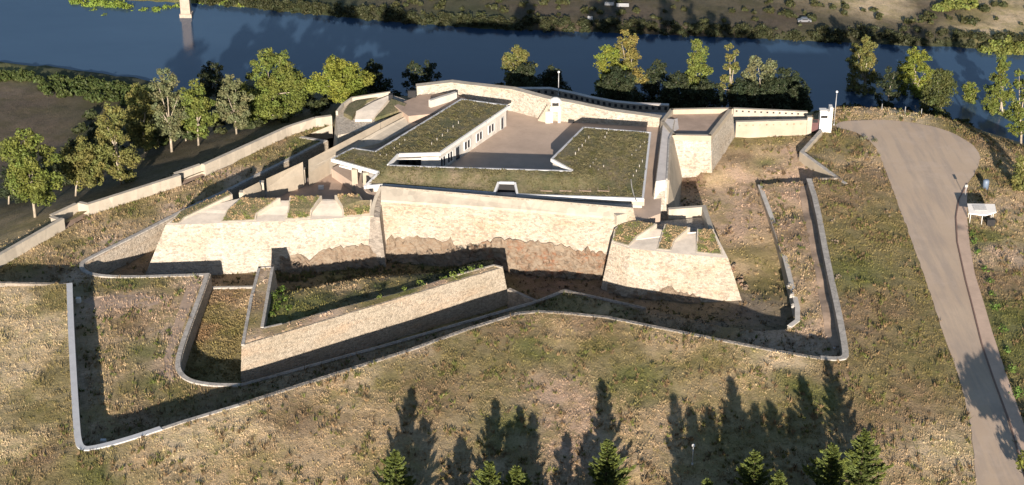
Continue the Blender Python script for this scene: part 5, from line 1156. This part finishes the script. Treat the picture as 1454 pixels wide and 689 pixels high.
# white roadside structure
b = PT(1394, 318); sh = thing('roadside_shelter', 'white flat panelled roadside structure on posts with grey grille beside the pavement', 'shelter', b)
s0 = (b[0], b[1]+1.2, b[2])
tilt = lambda x, y, z: (s0[0]+x, s0[1]+y, s0[2]+z)
m = MB(); top = [tilt(-2.9, -1.3, 2.5), tilt(-.6, -1.9, 2.4), tilt(.3, -2.0, 2.4), tilt(2.7, -1.0, 2.6), tilt(3.0, 1.8, 3.0), tilt(-2.5, 2.0, 3.0)]
v, f = prism(top, [(p[0], p[1], p[2]-.25) for p in top]); link('panel', v, f, M['white'], sh)
m = MB()
for k in range(5):
    y = -.6+k*.42; m.box(tilt(-.4, y, 2.86+y*.13), (2.6, .22, .1))
m.build('grille', M['metal'], sh)
for x, y in [(-2.4, -.9), (2.2, -.7), (2.5, 1.4), (-2.1, 1.5), (-.2, -1.6)]: MB().tube([tilt(x, y, -.3), tilt(x, y, 2.5+y*.1)], [.08, .08], 6).build('post', M['white'], sh, True)
q = tilt(1.5, -1.9, .7); tag(MB().box(q, (1.6, 1.0, 1.5)).build('cabinet', M['dark']), 'dark service cabinet beside the white roadside structure', 'cabinet')
q = PT(1399, 268); m = MB().tube([(q[0], q[1], q[2]), (q[0], q[1], q[2]+1.9), (q[0], q[1], q[2]+2.1)], [.65, .65, .4], 12); tag(m.build('water_tank', M['bluetank'], None, True), 'upright blue tank behind the white roadside structure', 'tank')
q = PT(1370, 281); t = thing('sign_post', 'thin dark sign pole at the road edge left of the white structure', 'sign', q)
MB().tube([(q[0], q[1], q[2]-.2), (q[0], q[1], q[2]+3.0)], [.06, .06], 6).build('pole', M['metal'], t, True); MB().box((q[0], q[1], q[2]+2.7), (.6, .06, .6)).build('plate', M['metal'], t)
# small fence posts near the turning area
for i, (px, py) in enumerate([(1252, 156), (1285, 160), (1308, 163), (1340, 164), (1366, 168)]):
    q = PT(px, py); t = tag(MB().tube([(q[0], q[1], q[2]-.2), (q[0], q[1], q[2]+1.5)], [.09, .07], 6).build('post', M['metal']), ORD[i]+' short grey post from the left on the bank behind the turning area', 'post', 'posts behind the turning area')
# electric cabinet and box details
q = P(148, 432, -3.4); q = P(112, 430, -3.4); tag(MB().box((q[0], q[1], -2.9), (.8, .8, 1.1)).build('white_box', M['white']), 'small white box beside the left end of the bare raised ground', 'box')
q = P(147, 629, -3.4); tag(MB().box((q[0], q[1], -3.1), (.9, .6, .7)).build('white_box', M['white']), 'small white box near the lower left corner of the walled field', 'box')
q = P(456, 268, .5); tag(MB().box((q[0], q[1], .8), (1.1, .8, .7)).build('white_box', M['white']), 'small white box on the dark terrace behind the left merlons', 'box')
q = P(811, 173, 2.5); tag(MB().box((q[0], q[1]-.3, 2.8), (1.4, .8, .7)).build('dark_box', M['dark']), 'small dark box against the far court wall', 'box')
# bridge pier in the river
q = P(264, 25, WATER); t = thing('bridge_pier', 'pale stone bridge pier standing in the river at upper left', 'bridge pier', q)
MB().box((q[0], q[1]+1.2, -27), (3.0, 2.6, 14)).build('shaft', M['pier'], t); MB().box((q[0], q[1]+1.2, -29.6), (3.8, 3.4, 1.6)).build('footing', M['pier'], t)
# far bank car
def car(px, py, label, seed=0):
    q = P(px, py, -28.4); t = thing('parked_car', label, 'car', q); x, y, z = q[0], q[1], float(H(np.array([q[0]]), np.array([q[1]]))[0])+.1
    prof = [(-2.1, .3), (-2.15, .8), (-1.2, .95), (-.7, 1.45), (.8, 1.45), (1.4, .95), (2.1, .85), (2.15, .3)]
    n = len(prof); v = [(x+a, y-.85, z+b) for a, b in prof]+[(x+a, y+.85, z+b) for a, b in prof]
    f = [tuple(range(n))[::-1], tuple(range(n, 2*n))]+[(i, (i+1) % n, n+(i+1) % n, n+i) for i in range(n)]; link('body', v, f, M['carpaint'], t)
    for a in (-1.35, 1.35):
        for s in (-1, 1): MB().tube([(x+a, y+s*.78, z+.33), (x+a, y+s*.92, z+.33)], [.33, .33], 12).build('wheel', M['tyre'], t)
    MB().box((x+.05, y-.87, z+1.18), (1.7, .04, .36)).build('side_window', M['glass'], t)
car(1142, 31, 'silver car parked on the far bank')
for i, (px, py, w_) in enumerate([(865, 4, 3), (884, 7, 4), (838, 24, 1.6)]):
    q = P(px, py, -28); z = float(H(np.array([q[0]]), np.array([q[1]]))[0]); m = MB(); m.add([(q[0]-w_/2, q[1]-.8, z), (q[0]+w_/2, q[1]-.9, z), (q[0]+w_/2, q[1]+.8, z), (q[0]-w_/2, q[1]+.8, z), (q[0]-w_/2, q[1], z+.9), (q[0]+w_/2, q[1]+.1, z+.8)], [(0, 1, 5, 4), (1, 2, 5), (2, 3, 4, 5), (3, 0, 4), (3, 2, 1, 0)])
    tag(m.build('tarpaulin', M['canvas']), ['small pale tent left of the pair on the far bank', 'larger pale tent on the far bank at the top edge', 'tiny pale tent low on the far bank'][i], 'tent')

# people
def person(p, label, shirt, trousers, rz=0.0):
    t = thing('person', label, 'person', p)
    def skin(name, vs, es, rad, mat, lv=1):
        me = bpy.data.meshes.new(name); me.from_pydata([(p[0]+a*math.cos(rz)-b*math.sin(rz), p[1]+a*math.sin(rz)+b*math.cos(rz), p[2]+c) for a, b, c in vs], es, []); o = bpy.data.objects.new(name, me); COL.objects.link(o)
        o.modifiers.new('skin', 'SKIN'); s_ = o.modifiers.new('sub', 'SUBSURF'); s_.levels = lv; s_.render_levels = lv; me.materials.append(mat)
        for i, r in enumerate(rad): me.skin_vertices[0].data[i].radius = (r, r)
        me.skin_vertices[0].data[0].use_root = True; o.parent = t; o.location = -Vector(t.location); return o
    vs = [(0, 0, .95), (0, 0, 1.15), (0, 0, 1.4), (0, 0, 1.5), (0, -.02, 1.62), (0, -.01, 1.72), (.19, 0, 1.4), (.25, -.03, 1.15), (.24, -.12, .92), (.25, -.15, .82), (-.19, 0, 1.4), (-.26, .02, 1.15), (-.25, -.05, .9), (-.25, -.07, .8), (.10, 0, .88), (.12, -.12, .5), (.12, -.05, .08), (.12, -.2, .04), (-.10, 0, .88), (-.12, .1, .5), (-.12, .2, .09), (-.12, .08, .04)]
    es = [(0, 1), (1, 2), (2, 3), (3, 4), (4, 5), (2, 6), (6, 7), (7, 8), (8, 9), (2, 10), (10, 11), (11, 12), (12, 13), (0, 14), (14, 15), (15, 16), (16, 17), (0, 18), (18, 19), (19, 20), (20, 21)]
    rad = [.14, .13, .15, .06, .09, .10, .07, .05, .04, .04, .07, .05, .04, .04, .10, .07, .045, .04, .10, .07, .045, .04]
    skin('body', vs, es, rad, M['skin'])
    skin('shirt', [(0, 0, .98), (0, 0, 1.18), (0, 0, 1.42), (.2, 0, 1.42), (.255, -.02, 1.2), (-.2, 0, 1.42), (-.265, .015, 1.2)], [(0, 1), (1, 2), (2, 3), (3, 4), (2, 5), (5, 6)], [.165, .155, .165, .085, .065, .085, .065], shirt)
    skin('trousers', [(0, 0, .98), (.10, 0, .88), (.12, -.12, .5), (.12, -.05, .12), (-.10, 0, .88), (-.12, .1, .5), (-.12, .2, .14)], [(0, 1), (1, 2), (2, 3), (0, 4), (4, 5), (5, 6)], [.16, .12, .09, .065, .12, .09, .065], trousers)
    skin('hair', [(0, .01, 1.72), (0, .01, 1.77)], [(0, 1)], [.115, .09], M['hair'])
q = P(1184, 502, -3.4); person((q[0], q[1], -3.5), 'person in pale top and dark trousers walking in the sunken walk at lower right', M['cloth_white'], M['cloth_dark'])
q = P(1004, 318, .3); person((q[0], q[1], .3), 'person in white standing on the dark terrace of the right bastion', M['cloth_white'], M['cloth_white'], 1.0)
q = P(998, 304, .3); person((q[0], q[1], .3), 'person in dark clothes standing by the terrace wall of the right bastion', M['cloth_dark'], M['cloth_dark'], 2.0)
